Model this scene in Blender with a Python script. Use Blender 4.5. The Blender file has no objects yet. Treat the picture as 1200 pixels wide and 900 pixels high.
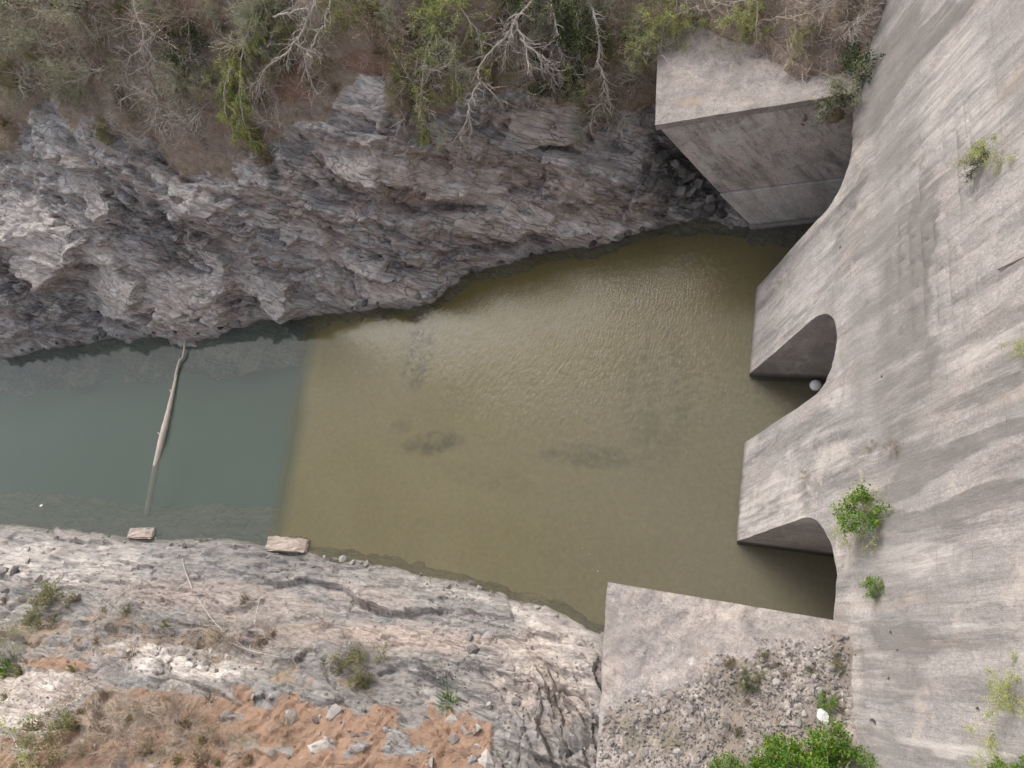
import bpy, bmesh, math, random
import numpy as np
from mathutils import Vector, Matrix, Euler
from mathutils.bvhtree import BVHTree

random.seed(7)
RS = np.random.RandomState(11)
SC = bpy.context.scene
COL = SC.collection
PI = math.pi

# ------------------------------------------------------------------ camera
# metres; Y runs along the dam, X from the river towards the dam, z = 0 the water
FPX = 800.0
CAM = Vector((2.67788859, -11.12549824, 50.0))
ROT = np.array([[0.92670704, 0.04988681, -0.37245855],
                [0.20022604, -0.90428758, 0.37705903],
                [-0.31799936, -0.42399915, -0.8479983]])      # columns: right, down, forward
cd = bpy.data.cameras.new('camera')
cam = bpy.data.objects.new('camera', cd)
COL.objects.link(cam)
SC.camera = cam
cd.sensor_width = 36.0
cd.lens = 36.0 * FPX / 1200.0
cd.clip_start = 0.5
cd.clip_end = 2000.0
mw = Matrix.Identity(4)
for i in range(3):
    mw[i][0] = ROT[i][0]
    mw[i][1] = -ROT[i][1]
    mw[i][2] = -ROT[i][2]
    mw[i][3] = CAM[i]
cam.matrix_world = mw

# ------------------------------------------------------------------ sky, sun, exposure (bright overcast)
SUN_DIR = Vector((-0.66, 1.0, 1.0)).normalized()            # towards the sun: downstream, high
elev = math.asin(SUN_DIR.z)
azim = math.atan2(SUN_DIR.x, SUN_DIR.y)
world = bpy.data.worlds.new('World')
SC.world = world
world.use_nodes = True
wn = world.node_tree
for nd in list(wn.nodes):
    wn.nodes.remove(nd)
wo = wn.nodes.new('ShaderNodeOutputWorld')
bg = wn.nodes.new('ShaderNodeBackground')
sky = wn.nodes.new('ShaderNodeTexSky')
sky.sky_type = 'NISHITA'
sky.sun_disc = False
sky.sun_elevation = elev
sky.sun_rotation = azim
sky.air_density = 1.0
sky.dust_density = 4.5
sky.ozone_density = 0.5
bg.inputs['Strength'].default_value = 0.15
hs = wn.nodes.new('ShaderNodeHueSaturation')                 # thin cloud: a whiter sky
hs.inputs['Saturation'].default_value = 0.45
wn.links.new(sky.outputs[0], hs.inputs['Color'])
wn.links.new(hs.outputs[0], bg.inputs['Color'])
wn.links.new(bg.outputs[0], wo.inputs['Surface'])
sl = bpy.data.lights.new('sun', 'SUN')
sl.energy = 1.25
sl.angle = math.radians(36)
sl.color = (1.0, 0.95, 0.88)
so = bpy.data.objects.new('sun', sl)
so.rotation_euler = SUN_DIR.to_track_quat('Z', 'Y').to_euler()
so.location = (-40, 20, 90)
COL.objects.link(so)
SC.view_settings.view_transform = 'Standard'
SC.view_settings.look = 'None'
SC.view_settings.gamma = 1.0
SC.cycles.max_bounces = 5
SC.cycles.diffuse_bounces = 3
SC.cycles.glossy_bounces = 2
SC.cycles.transparent_max_bounces = 6
SC.view_settings.exposure = 0.84

# ------------------------------------------------------------------ numeric noise
def _hash(ix, iy, iz, seed):
    h = (ix.astype(np.int64) * 73856093) ^ (iy.astype(np.int64) * 19349663) ^ (iz.astype(np.int64) * 83492791) ^ (seed * 2654435761)
    h = h & 0xffffffff
    h = ((h ^ (h >> 16)) * 0x45d9f3b) & 0xffffffff
    h = ((h ^ (h >> 16)) * 0x45d9f3b) & 0xffffffff
    return (h ^ (h >> 16)) & 0xffffffff

def rnd(ix, iy, seed, iz=None):
    if iz is None:
        iz = np.zeros_like(ix)
    return _hash(ix, iy, iz, seed) / 4294967295.0

def vnoise(x, y, seed=0):
    """smooth value noise, -1..1"""
    x0 = np.floor(x); y0 = np.floor(y)
    fx = x - x0; fy = y - y0
    fx = fx * fx * fx * (fx * (fx * 6 - 15) + 10)
    fy = fy * fy * fy * (fy * (fy * 6 - 15) + 10)
    a = rnd(x0, y0, seed); b = rnd(x0 + 1, y0, seed)
    c = rnd(x0, y0 + 1, seed); d = rnd(x0 + 1, y0 + 1, seed)
    return 2 * ((a * (1 - fx) + b * fx) * (1 - fy) + (c * (1 - fx) + d * fx) * fy) - 1

def fbm(x, y, seed=0, oct=4, gain=0.5):
    s = np.zeros_like(x); a = 1.0; t = 0.0
    for k in range(oct):
        s += a * vnoise(x * 2 ** k + 17.3 * k, y * 2 ** k - 9.1 * k, seed + k)
        t += a
        a *= gain
    return s / t * 1.5

def worley(x, y, seed=0):
    """F1, F2, id (0..1), vector to the cell centre"""
    x0 = np.floor(x); y0 = np.floor(y)
    f1 = np.full_like(x, 9.0); f2 = np.full_like(x, 9.0)
    idc = np.zeros_like(x); dx1 = np.zeros_like(x); dy1 = np.zeros_like(x)
    for i in (-1, 0, 1):
        for j in (-1, 0, 1):
            cx = x0 + i; cy = y0 + j
            px = cx + rnd(cx, cy, seed); py = cy + rnd(cx, cy, seed + 101)
            dx = x - px; dy = y - py
            d = np.sqrt(dx * dx + dy * dy)
            closer = d < f1
            f2 = np.where(closer, f1, np.minimum(f2, d))
            idc = np.where(closer, rnd(cx, cy, seed + 202), idc)
            dx1 = np.where(closer, dx, dx1); dy1 = np.where(closer, dy, dy1)
            f1 = np.where(closer, d, f1)
    return f1, f2, idc, dx1, dy1

def sstep(a, b, x):
    t = np.clip((x - a) / (b - a), 0, 1)
    return t * t * (3 - 2 * t)

def to_photo(x, y, z):
    """where a world point falls in the photograph (used to place soil and stain regions)"""
    vx = x - CAM[0]; vy = y - CAM[1]; vz = z - CAM[2]
    a = ROT[0, 0] * vx + ROT[1, 0] * vy + ROT[2, 0] * vz
    b = ROT[0, 1] * vx + ROT[1, 1] * vy + ROT[2, 1] * vz
    c = ROT[0, 2] * vx + ROT[1, 2] * vy + ROT[2, 2] * vz
    c = np.where(c < 1, 1, c)
    return 600 + FPX * a / c, 450 + FPX * b / c

def ray(px, py):
    v = ROT @ np.array([px - 600.0, py - 450.0, FPX])
    return Vector(v).normalized()

def level(px, py, z=0.0):
    d = ray(px, py)
    return CAM + d * ((z - CAM.z) / d.z)

# ------------------------------------------------------------------ node helpers
class NT:
    def __init__(s, name):
        s.m = bpy.data.materials.new(name)
        s.m.use_nodes = True
        s.t = s.m.node_tree
        for n in list(s.t.nodes):
            s.t.nodes.remove(n)
        s.out = s.n('ShaderNodeOutputMaterial')
    def n(s, typ, **kw):
        nd = s.t.nodes.new(typ)
        for k, v in kw.items():
            setattr(nd, k, v)
        return nd
    def put(s, sock, v):
        if isinstance(v, bpy.types.NodeSocket):
            s.t.links.new(v, sock)
        elif v is not None:
            if isinstance(v, (tuple, list)) and len(v) == 3 and sock.type == 'RGBA':
                v = (*v, 1)
            sock.default_value = v
    def coord(s, scale=(1, 1, 1), rot=(0, 0, 0), loc=(0, 0, 0), src='Object'):
        tc = s.n('ShaderNodeTexCoord')
        mp = s.n('ShaderNodeMapping')
        mp.inputs['Scale'].default_value = scale
        mp.inputs['Rotation'].default_value = rot
        mp.inputs['Location'].default_value = loc
        s.put(mp.inputs['Vector'], tc.outputs[src])
        return mp.outputs[0]
    def grain(s, scale, rot):
        """turn first, then stretch, so the grain really runs along the turned axis"""
        v = s.coord(rot=rot)
        mp = s.n('ShaderNodeMapping')
        mp.inputs['Scale'].default_value = scale
        s.put(mp.inputs['Vector'], v)
        return mp.outputs[0]
    def noise(s, vec, scale, detail=4, rough=0.55, dist=0.0, out=0):
        n = s.n('ShaderNodeTexNoise')
        s.put(n.inputs['Vector'], vec)
        n.inputs['Scale'].default_value = scale
        n.inputs['Detail'].default_value = detail
        n.inputs['Roughness'].default_value = rough
        n.inputs['Distortion'].default_value = dist
        return n.outputs[out]
    def voro(s, vec, scale, feature='F1', rnd=1.0, out='Distance'):
        n = s.n('ShaderNodeTexVoronoi', feature=feature)
        s.put(n.inputs['Vector'], vec)
        n.inputs['Scale'].default_value = scale
        n.inputs['Randomness'].default_value = rnd
        return n.outputs[out]
    def ramp(s, fac, stops, interp='LINEAR'):
        r = s.n('ShaderNodeValToRGB')
        r.color_ramp.interpolation = interp
        els = r.color_ramp.elements
        while len(els) < len(stops):
            els.new(0.5)
        for e, (p, c) in zip(els, stops):
            e.position = p
            e.color = (c, c, c, 1) if isinstance(c, (int, float)) else (*c, 1)
        s.put(r.inputs[0], fac)
        return r.outputs[0]
    def math(s, op, a, b=None, clamp=False):
        n = s.n('ShaderNodeMath', operation=op, use_clamp=clamp)
        s.put(n.inputs[0], a)
        if b is not None:
            s.put(n.inputs[1], b)
        return n.outputs[0]
    def mix(s, fac, a, b, mode='MIX'):
        n = s.n('ShaderNodeMix', data_type='RGBA', blend_type=mode)
        s.put(n.inputs[0], fac)
        s.put(n.inputs[6], a)
        s.put(n.inputs[7], b)
        return n.outputs[2]
    def attr(s, name):
        n = s.n('ShaderNodeAttribute', attribute_name=name)
        return n.outputs['Fac']
    def xyz(s, vec):
        n = s.n('ShaderNodeSeparateXYZ')
        s.put(n.inputs[0], vec)
        return n.outputs
    def bump(s, h, strength, dist, prev=None):
        n = s.n('ShaderNodeBump')
        n.inputs['Strength'].default_value = strength
        n.inputs['Distance'].default_value = dist
        s.put(n.inputs['Height'], h)
        if prev is not None:
            s.put(n.inputs['Normal'], prev)
        return n.outputs[0]
    def done(s, color, rough=0.9, normal=None, spec=0.3, transl=None):
        p = s.n('ShaderNodeBsdfPrincipled')
        s.put(p.inputs['Base Color'], color)
        s.put(p.inputs['Roughness'], rough)
        p.inputs['Specular IOR Level'].default_value = spec
        if normal is not None:
            s.put(p.inputs['Normal'], normal)
        sh = p.outputs[0]
        if transl is not None:
            t = s.n('ShaderNodeBsdfTranslucent')
            s.put(t.inputs['Color'], color)
            mx = s.n('ShaderNodeMixShader')
            mx.inputs[0].default_value = transl
            s.put(mx.inputs[1], sh)
            s.put(mx.inputs[2], t.outputs[0])
            sh = mx.outputs[0]
        s.put(s.out.inputs['Surface'], sh)
        return s.m

# ------------------------------------------------------------------ materials
def mat_rock(name, warm=0.0, lift=1.0, cracks=1.0, dip=25.0):
    """layered grey schist with tan, rusty and dark patches, orange soil, brown litter"""
    k = NT(name)
    o = k.coord()
    fol = k.grain((0.27, 1.0, 1.5), (0, math.radians(-dip), 0))
    big = k.noise(o, 0.16, 4, 0.6, 0.6)
    fine = k.noise(fol, 2.6, 8, 0.68, 0.8)
    band = k.noise(fol, 0.75, 6, 0.62, 1.2)
    tone = k.attr('tone')
    g = k.mix(tone, (0.118 * lift, 0.112 * lift, 0.108 * lift), (0.43 * lift, 0.41 * lift, 0.385 * lift))
    g = k.mix(k.ramp(band, [(0.40, 0.0), (0.66, 0.7)]), g, (0.33 * lift, 0.318 * lift, 0.308 * lift))
    # tan / pinkish veins
    tan = k.math('MULTIPLY', k.ramp(k.noise(fol, 0.42, 5, 0.6, 1.5), [(0.47, 0.0), (0.66, 1.0)]), 0.50 + warm)
    g = k.mix(tan, g, (0.42, 0.34, 0.29))
    g = k.mix(k.math('MULTIPLY', k.attr('tan'), k.ramp(band, [(0.3, 0.3), (0.55, 0.95)])), g, (0.45, 0.365, 0.315))
    rust = k.math('MULTIPLY', k.ramp(k.noise(o, 0.33, 5, 0.62, 0.9), [(0.58, 0.0), (0.70, 1.0)]), 0.45 + warm)
    g = k.mix(rust, g, (0.28, 0.19, 0.165))
    blu = k.math('MULTIPLY', k.ramp(k.noise(o, 0.27, 3, 0.5, 0.4), [(0.55, 0.0), (0.7, 1.0)]), 0.4)
    g = k.mix(blu, g, (0.22, 0.232, 0.25))
    g = k.mix(k.attr('pale'), g, (0.60, 0.55, 0.505))
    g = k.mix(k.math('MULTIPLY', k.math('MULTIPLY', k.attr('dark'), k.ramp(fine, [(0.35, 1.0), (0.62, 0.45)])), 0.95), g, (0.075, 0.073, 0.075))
    # grain along the foliation
    g = k.mix(0.85, g, k.ramp(fine, [(0.30, 0.24), (0.47, 0.84), (0.70, 1.42)]), 'MULTIPLY')
    bed = k.grain((0.13, 0.8, 1.25), (0, math.radians(-dip), 0))
    vor = k.voro(k.mix(0.22, bed, k.noise(o, 0.7, 5, 0.65, out=1)), 1.9, 'DISTANCE_TO_EDGE')
    crack = k.ramp(vor, [(0.0, 0.0), (0.05, 1.0)])
    crk = k.math('MULTIPLY', k.math('SUBTRACT', 1.0, crack), k.ramp(big, [(0.4, 0.1 * cracks), (0.6, 0.75 * cracks)]))
    g = k.mix(crk, g, (0.05, 0.046, 0.043))
    # soil and litter
    sn = k.noise(o, 1.3, 7, 0.65)
    soil = k.mix(sn, (0.20, 0.125, 0.085), (0.385, 0.26, 0.185))
    soil = k.mix(k.ramp(k.noise(o, 4.0, 4), [(0.5, 0.0), (0.7, 0.5)]), soil, (0.25, 0.195, 0.155))
    lit = k.mix(k.noise(o, 2.2, 8, 0.7), (0.14, 0.105, 0.08), (0.47, 0.38, 0.30))
    lit = k.mix(k.ramp(k.noise(o, 0.25, 4, 0.6), [(0.5, 0.0), (0.62, 0.5)]), lit, (0.21, 0.175, 0.095))
    edge = k.math('MULTIPLY', k.math('SUBTRACT', k.noise(o, 1.3, 9, 0.78), 0.5), 2.2)
    def soft(a):
        return k.ramp(k.math('ADD', k.attr(a), edge), [(0.40, 0.0), (0.58, 1.0)])
    g = k.mix(soft('litter'), g, lit)
    g = k.mix(soft('soil'), g, soil)
    # dark wet band just above the water
    z = k.xyz(o)[2]
    wet = k.ramp(k.math('ADD', z, k.math('MULTIPLY', k.noise(o, 0.8, 3), 0.6)), [(0.30, 0.5), (0.75, 0.0)])
    g = k.mix(wet, g, (0.07, 0.062, 0.045))
    h = k.math('ADD', k.math('MULTIPLY', fine, 0.5), k.math('MULTIPLY', crack, 0.22 * cracks))
    nb = k.bump(h, 0.9, 0.22)
    nb = k.bump(k.noise(o, 6.0, 6, 0.75), 0.8, 0.10, nb)
    return k.done(g, 0.93, nb, 0.2)

def mat_concrete(name, streak='fall', base=(0.44, 0.405, 0.375), dark=(0.17, 0.158, 0.15), damp=0.0, top=False):
    k = NT(name)
    o = k.coord()
    if streak == 'fall':                                       # long along the fall line, narrow along the dam
        st = k.coord(scale=(0.10, 0.85, 0.10))
    elif streak == 'flat':
        st = k.coord(scale=(0.6, 0.6, 0.6))
    else:                                                      # side face: run down and slightly across
        st = k.grain((0.85, 0.6, 0.20), (0, math.radians(30), 0))
    big = k.noise(o, 0.13, 5, 0.6, 0.5)
    s1 = k.noise(st, 1.0, 7, 0.66, 0.35)
    s2 = k.noise(st, 3.4, 6, 0.7, 0.2)
    med = k.noise(o, 0.9, 7, 0.68, 0.3)
    fine = k.noise(o, 6.5, 6, 0.75)
    c = k.mix(k.ramp(big, [(0.3, 0.0), (0.7, 1.0)]), base, tuple(b * f for b, f in zip(base, (0.86, 0.87, 0.90))))
    pink = k.ramp(k.noise(o, 0.35, 4, 0.6, 0.6), [(0.5, 0.0), (0.68, 0.55)])
    c = k.mix(pink, c, (base[0] * 1.10, base[1] * 1.02, base[2] * 0.97))
    c = k.mix(k.math('MULTIPLY', k.ramp(s1, [(0.46, 0.0), (0.66, 1.0)]), 0.78 if not top else 0.45), c, dark)
    c = k.mix(k.math('MULTIPLY', k.ramp(s2, [(0.52, 0.0), (0.70, 1.0)]), 0.55), c, tuple(d * 1.05 for d in dark))
    c = k.mix(k.math('MULTIPLY', k.ramp(s2, [(0.28, 1.0), (0.44, 0.0)]), 0.45), c, tuple(min(.62, b * 1.28) for b in base))
    c = k.mix(k.math('MULTIPLY', k.ramp(med, [(0.55, 0.0), (0.72, 1.0)]), 0.5), c, tuple(d * 1.25 for d in dark))
    c = k.mix(0.75, c, k.ramp(fine, [(0.28, 0.50), (0.5, 0.95), (0.72, 1.22)]), 'MULTIPLY')
    grit = k.noise(o, 17.0, 3, 0.8)
    c = k.mix(0.8, c, k.ramp(grit, [(0.3, 0.62), (0.5, 0.98), (0.7, 1.22)]), 'MULTIPLY')
    blot = k.noise(o, 0.42, 6, 0.68, 0.8)
    c = k.mix(k.math('MULTIPLY', k.ramp(blot, [(0.50, 0.0), (0.63, 1.0)]), 0.55), c, tuple(b * 0.60 for b in base))
    c = k.mix(k.math('MULTIPLY', k.ramp(blot, [(0.34, 1.0), (0.44, 0.0)]), 0.5), c, (min(.62, base[0] * 1.3), base[1] * 1.24, base[2] * 1.16))
    # pits
    pit = k.ramp(k.voro(o, 2.6), [(0.03, 1.0), (0.075, 0.0)])
    pit = k.math('MULTIPLY', pit, k.ramp(med, [(0.46, 0.0), (0.55, 1.0)]))
    c = k.mix(k.math('MULTIPLY', pit, 0.75), c, (0.075, 0.06, 0.05))
    # rusty / white lime marks
    c = k.mix(k.ramp(k.noise(st, 0.62, 5, 0.6, 0.2), [(0.63, 0.0), (0.74, 0.5)]), c, (0.40, 0.31, 0.22))
    c = k.mix(k.ramp(k.noise(st, 0.48, 5, 0.65, 0.9), [(0.66, 0.0), (0.73, 0.6)]), c, (0.60, 0.60, 0.58))
    z = k.xyz(o)[2]
    if streak == 'fall':
        sb = k.ramp(k.math('ADD', k.math('MULTIPLY', s1, 0.6), k.math('MULTIPLY', med, 0.4)), [(0.36, 0.45), (0.6, 1.0)])
        rag = k.math('ADD', k.math('MULTIPLY', k.math('SUBTRACT', s2, 0.5), 1.5), k.math('MULTIPLY', k.math('SUBTRACT', med, 0.5), 0.7))
        st_ = k.ramp(k.math('ADD', k.attr('stain'), rag), [(0.28, 0.0), (0.62, 1.0)])
        c = k.mix(k.math('MULTIPLY', k.math('MULTIPLY', st_, sb), k.ramp(k.attr('stain'), [(0.0, 0.25), (0.5, 1.0)])), c, (0.150, 0.138, 0.130))
        c = k.mix(k.math('MULTIPLY', k.ramp(k.math('ADD', k.attr('lime'), rag), [(0.35, 0.0), (0.75, 0.85)]), k.ramp(k.attr('lime'), [(0.0, 0.0), (0.4, 1.0)])), c, (0.55, 0.515, 0.485))
    if streak == 'fall':                                       # crease zone: grey-brown patina above z = 14
        g1 = k.ramp(k.math('ADD', k.math('MULTIPLY', z, 0.04), k.math('MULTIPLY', k.math('SUBTRACT', big, 0.5), 0.35)),
                    [(0.50, 0.0), (0.56, 0.75), (0.66, 0.6), (0.76, 0.25)])
        c = k.mix(k.math('MULTIPLY', g1, k.ramp(s1, [(0.35, 0.35), (0.6, 1.0)])), c, (0.225, 0.21, 0.198))
    if not top:
        wet = k.ramp(k.math('ADD', z, k.math('MULTIPLY', med, 0.5)), [(0.42, 0.8), (1.4, 0.0)])
        c = k.mix(wet, c, (0.075, 0.066, 0.052))
    if damp:
        c = k.mix(damp, c, (0.12, 0.115, 0.11))
    # lift lines of the pours
    w = k.math('PINGPONG', k.math('ADD', z, k.math('MULTIPLY', k.noise(o, 0.5, 2), 0.05)), 0.45)
    line = k.ramp(w, [(0.0, 0.0), (0.03, 1.0)])
    if streak == 'fall':
        c = k.mix(k.math('MULTIPLY', k.math('SUBTRACT', 1.0, line), k.math('MULTIPLY', 0.6, k.ramp(blot, [(0.5, 0.0), (0.65, 1.0)]))), c, dark)
    nb = k.bump(k.math('ADD', k.math('ADD', k.math('MULTIPLY', med, 0.6), k.math('MULTIPLY', s2, 0.4)), k.math('MULTIPLY', line, k.math('MULTIPLY', blot, 0.08))), 0.8, 0.2)
    nb = k.bump(fine, 0.6, 0.05, nb)
    nb = k.bump(k.math('SUBTRACT', 1.0, pit), 0.5, 0.08, nb)
    return k.done(c, 0.92, nb, 0.25)

def mat_leaf(name, a, b, c2=None, transl=0.40):
    k = NT(name)
    g = k.n('ShaderNodeNewGeometry')
    r = g.outputs['Random Per Island']
    stops = [(0.0, a), (1.0, b)] if c2 is None else [(0.0, a), (0.62, b), (1.0, c2)]
    c = k.ramp(r, stops)
    return k.done(c, 0.7, None, 0.25, transl)

def mat_wood(name, a, b):
    k = NT(name)
    o = k.coord()
    c = k.mix(k.noise(o, 1.6, 5, 0.7), a, b)
    return k.done(c, 0.9, k.bump(k.noise(o, 14, 3), 0.4, 0.02), 0.2)

def mat_stone(name, a, b):
    k = NT(name)
    o = k.coord()
    oi = k.n('ShaderNodeObjectInfo')
    c = k.mix(oi.outputs['Random'], a, b)
    c = k.mix(0.8, c, k.ramp(k.noise(o, 3.0, 6, 0.7), [(0.3, 0.6), (0.7, 1.2)]), 'MULTIPLY')
    return k.done(c, 0.92, k.bump(k.noise(o, 7, 5, 0.7), 0.7, 0.08), 0.2)

M_ROCK_FAR = mat_rock('rock far bank', warm=0.18, lift=1.62, cracks=0.95, dip=30.0)
M_ROCK_NEAR = mat_rock('rock near bank', warm=-0.30, lift=0.86, cracks=0.45, dip=6.0)
M_DAM = mat_concrete('dam concrete', 'fall', base=(0.408, 0.380, 0.360), dark=(0.138, 0.129, 0.124))
M_WALL = mat_concrete('wall face concrete', 'side', base=(0.58, 0.54, 0.51), dark=(0.09, 0.086, 0.083))
M_LIFT = mat_concrete('lower lift concrete', 'side', base=(0.66, 0.63, 0.60), dark=(0.26, 0.25, 0.235))
M_TOP = mat_concrete('wall top concrete', 'flat', base=(0.40, 0.36, 0.332), dark=(0.12, 0.11, 0.104), top=True)
M_BLOCK = mat_concrete('sill block concrete', 'flat', base=(0.50, 0.42, 0.36), dark=(0.27, 0.21, 0.175), top=True)
M_STONE = mat_stone('loose stone', (0.19, 0.175, 0.165), (0.46, 0.425, 0.395))
M_STONE_DARK = mat_stone('dark boulder', (0.07, 0.066, 0.064), (0.30, 0.285, 0.27))
M_WHITE = mat_stone('white stone', (0.70, 0.70, 0.68), (0.78, 0.77, 0.74))
M_BARK_PALE = mat_wood('pale dead bark', (0.36, 0.32, 0.28), (0.60, 0.55, 0.49))
M_BARK_TAN = mat_wood('brown dry twig', (0.25, 0.20, 0.16), (0.52, 0.44, 0.36))
M_LOG = mat_wood('waterlogged wood', (0.36, 0.30, 0.25), (0.62, 0.55, 0.48))
M_STRAW = mat_leaf('dry grass', (0.17, 0.125, 0.08), (0.33, 0.26, 0.16), (0.24, 0.22, 0.11), 0.15)
M_LEAF_LIME = mat_leaf('lime leaf', (0.22, 0.28, 0.07), (0.47, 0.54, 0.16), (0.60, 0.58, 0.22))
M_LEAF_SILVER = mat_leaf('silver leaf', (0.23, 0.255, 0.165), (0.43, 0.45, 0.31), (0.36, 0.37, 0.19))
M_LEAF_OLIVE = mat_leaf('olive leaf', (0.13, 0.145, 0.06), (0.27, 0.28, 0.12), (0.36, 0.33, 0.15))
M_LEAF_DARK = mat_leaf('dark leaf', (0.03, 0.06, 0.02), (0.085, 0.13, 0.045), (0.13, 0.17, 0.06))
M_LEAF_BRIGHT = mat_leaf('bright leaf', (0.045, 0.13, 0.015), (0.14, 0.31, 0.03), (0.33, 0.38, 0.04))
M_STEEL = NT('rusty steel')
M_STEEL = M_STEEL.done(M_STEEL.mix(M_STEEL.noise(M_STEEL.coord(), 5, 4), (0.16, 0.12, 0.10), (0.27, 0.24, 0.22)), 0.7)

_e0, _e1 = level(361, 372), level(313, 642)
EDGE_K = -(_e1.x - _e0.x) / (_e1.y - _e0.y)
EDGE_C = _e0.x + EDGE_K * _e0.y
def mat_water():
    k = NT('river water')
    o = k.coord()
    x = k.xyz(o)[0]
    # surface ripples: short crests running along the dam, stronger near the sluices
    wob = k.noise(o, 0.35, 3, out=1)
    rc = k.coord(scale=(3.9, 1.5, 1.0), rot=(0, 0, math.radians(4)))
    rip = k.noise(k.mix(0.10, rc, wob), 1.35, 3, 0.55)
    rip2 = k.noise(k.coord(scale=(1.0, 0.5, 1.0)), 0.45, 3, 0.5)
    stren = k.n('ShaderNodeMapRange', clamp=True)
    k.put(stren.inputs[0], k.math('ADD', x, k.math('MULTIPLY', k.noise(o, 0.07, 3), 26)))
    for i, v in ((1, -34.0), (2, 4.0), (3, 0.03), (4, 1.0)):
        stren.inputs[i].default_value = v
    h = k.math('ADD', k.math('MULTIPLY', rip, stren.outputs[0]), k.math('MULTIPLY', rip2, 0.03))
    nb = k.bump(h, 0.6, 0.075)
    mcol = k.mix(k.ramp(k.noise(o, 0.11, 4, 0.55, 0.5), [(0.35, 0.0), (0.65, 1.0)]), (0.138, 0.117, 0.068), (0.172, 0.149, 0.096))
    mcol = k.mix(k.ramp(k.math('ADD', k.math('MULTIPLY', k.math('ADD', x, 24.0), 0.04), k.math('MULTIPLY', k.math('SUBTRACT', k.noise(o, 0.09, 3), 0.5), 0.9)), [(0.10, 0.0), (0.95, 0.9)]), mcol, (0.132, 0.125, 0.112))
    # clear green water beyond the end of the apron, silt over the apron
    yv = k.xyz(o)[1]
    t_ = k.math('ADD', x, k.math('MULTIPLY', yv, EDGE_K))
    t_ = k.math('ADD', t_, k.math('MULTIPLY', k.math('SUBTRACT', k.noise(o, 0.25, 4), 0.5), 1.6))
    mr = k.n('ShaderNodeMapRange', clamp=True)
    k.put(mr.inputs[0], t_)
    mr.inputs[1].default_value = EDGE_C - 0.5
    mr.inputs[2].default_value = EDGE_C + 0.6
    mcol = k.mix(mr.outputs[0], k.mix(k.noise(o, 0.09, 3), (0.115, 0.142, 0.122), (0.155, 0.178, 0.162)), mcol)
    d = k.n('ShaderNodeBsdfDiffuse'); k.put(d.inputs['Color'], mcol)
    t = k.n('ShaderNodeBsdfTransparent'); k.put(t.inputs['Color'], (0.90, 0.92, 0.78))
    m1 = k.n('ShaderNodeMixShader'); m1.inputs[0].default_value = 0.40
    k.put(m1.inputs[1], t.outputs[0]); k.put(m1.inputs[2], d.outputs[0])
    gl = k.n('ShaderNodeBsdfGlossy'); gl.inputs['Roughness'].default_value = 0.05
    k.put(gl.inputs['Normal'], nb)
    fr = k.n('ShaderNodeFresnel'); fr.inputs['IOR'].default_value = 1.31
    k.put(fr.inputs['Normal'], nb)
    m2 = k.n('ShaderNodeMixShader')
    k.put(m2.inputs[0], fr.outputs[0]); k.put(m2.inputs[1], m1.outputs[0]); k.put(m2.inputs[2], gl.outputs[0])
    k.put(k.out.inputs['Surface'], m2.outputs[0])
    return k.m

def mat_apron():
    k = NT('silted apron')
    o = k.coord()
    c = k.mix(k.noise(o, 0.16, 5, 0.6, 0.4), (0.34, 0.29, 0.195), (0.45, 0.385, 0.28))
    x = k.xyz(o)
    # greener algae under the far bank
    yy = k.ramp(k.math('MULTIPLY', k.math('ADD', x[1], k.math('MULTIPLY', k.noise(o, 0.12, 3), 8)), 0.04), [(0.55, 0.0), (0.95, 1.0)])
    c = k.mix(yy, c, (0.30, 0.225, 0.03))
    c = k.mix(k.math('MULTIPLY', k.attr('algae'), k.ramp(k.noise(o, 0.9, 5, 0.65), [(0.35, 0.2), (0.6, 1.0)])), c, (0.075, 0.075, 0.07))
    c = k.mix(0.6, c, k.ramp(k.noise(o, 2.3, 6, 0.7), [(0.3, 0.75), (0.7, 1.15)]), 'MULTIPLY')
    c = k.mix(k.attr('sludge'), c, (0.06, 0.135, 0.12))
    return k.done(c, 0.95)

def mat_bed():
    k = NT('deep river bed')
    o = k.coord()
    c = k.mix(k.noise(o, 0.08, 4, 0.6), (0.055, 0.105, 0.095), (0.095, 0.15, 0.135))
    return k.done(c, 1.0)
M_WATER, M_APRON, M_BED = mat_water(), mat_apron(), mat_bed()

# ------------------------------------------------------------------ mesh helpers
def link(name, me, mat=None, parent=None, kind=None, label=None, cat=None, group=None, loc=None):
    o = bpy.data.objects.new(name, me)
    COL.objects.link(o)
    if mat is not None and me is not None and len(me.materials) == 0:
        me.materials.append(mat)
    if parent is not None:
        o.parent = parent
    if loc is not None:
        o.location = loc
    for key, v in (('kind', kind), ('label', label), ('category', cat), ('group', group)):
        if v:
            o[key] = v
    return o

def empty(name, loc, label, cat, group=None, rot=None):
    o = link(name, None, label=label, cat=cat, group=group, loc=loc)
    o.empty_display_size = 0.3
    if rot is not None:
        o.rotation_euler = rot
    return o

def grid_mesh(name, X, Y, Z, attrs=None, smooth=True, flip=False):
    nr, nc = X.shape
    co = np.stack([X, Y, Z], -1).reshape(-1, 3).astype(np.float32)
    i = np.arange(nr * nc).reshape(nr, nc)
    q = np.stack([i[:-1, :-1], i[:-1, 1:], i[1:, 1:], i[1:, :-1]], -1).reshape(-1, 4)
    if flip:
        q = q[:, ::-1]
    return np_mesh(name, co, q, attrs, smooth)

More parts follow.
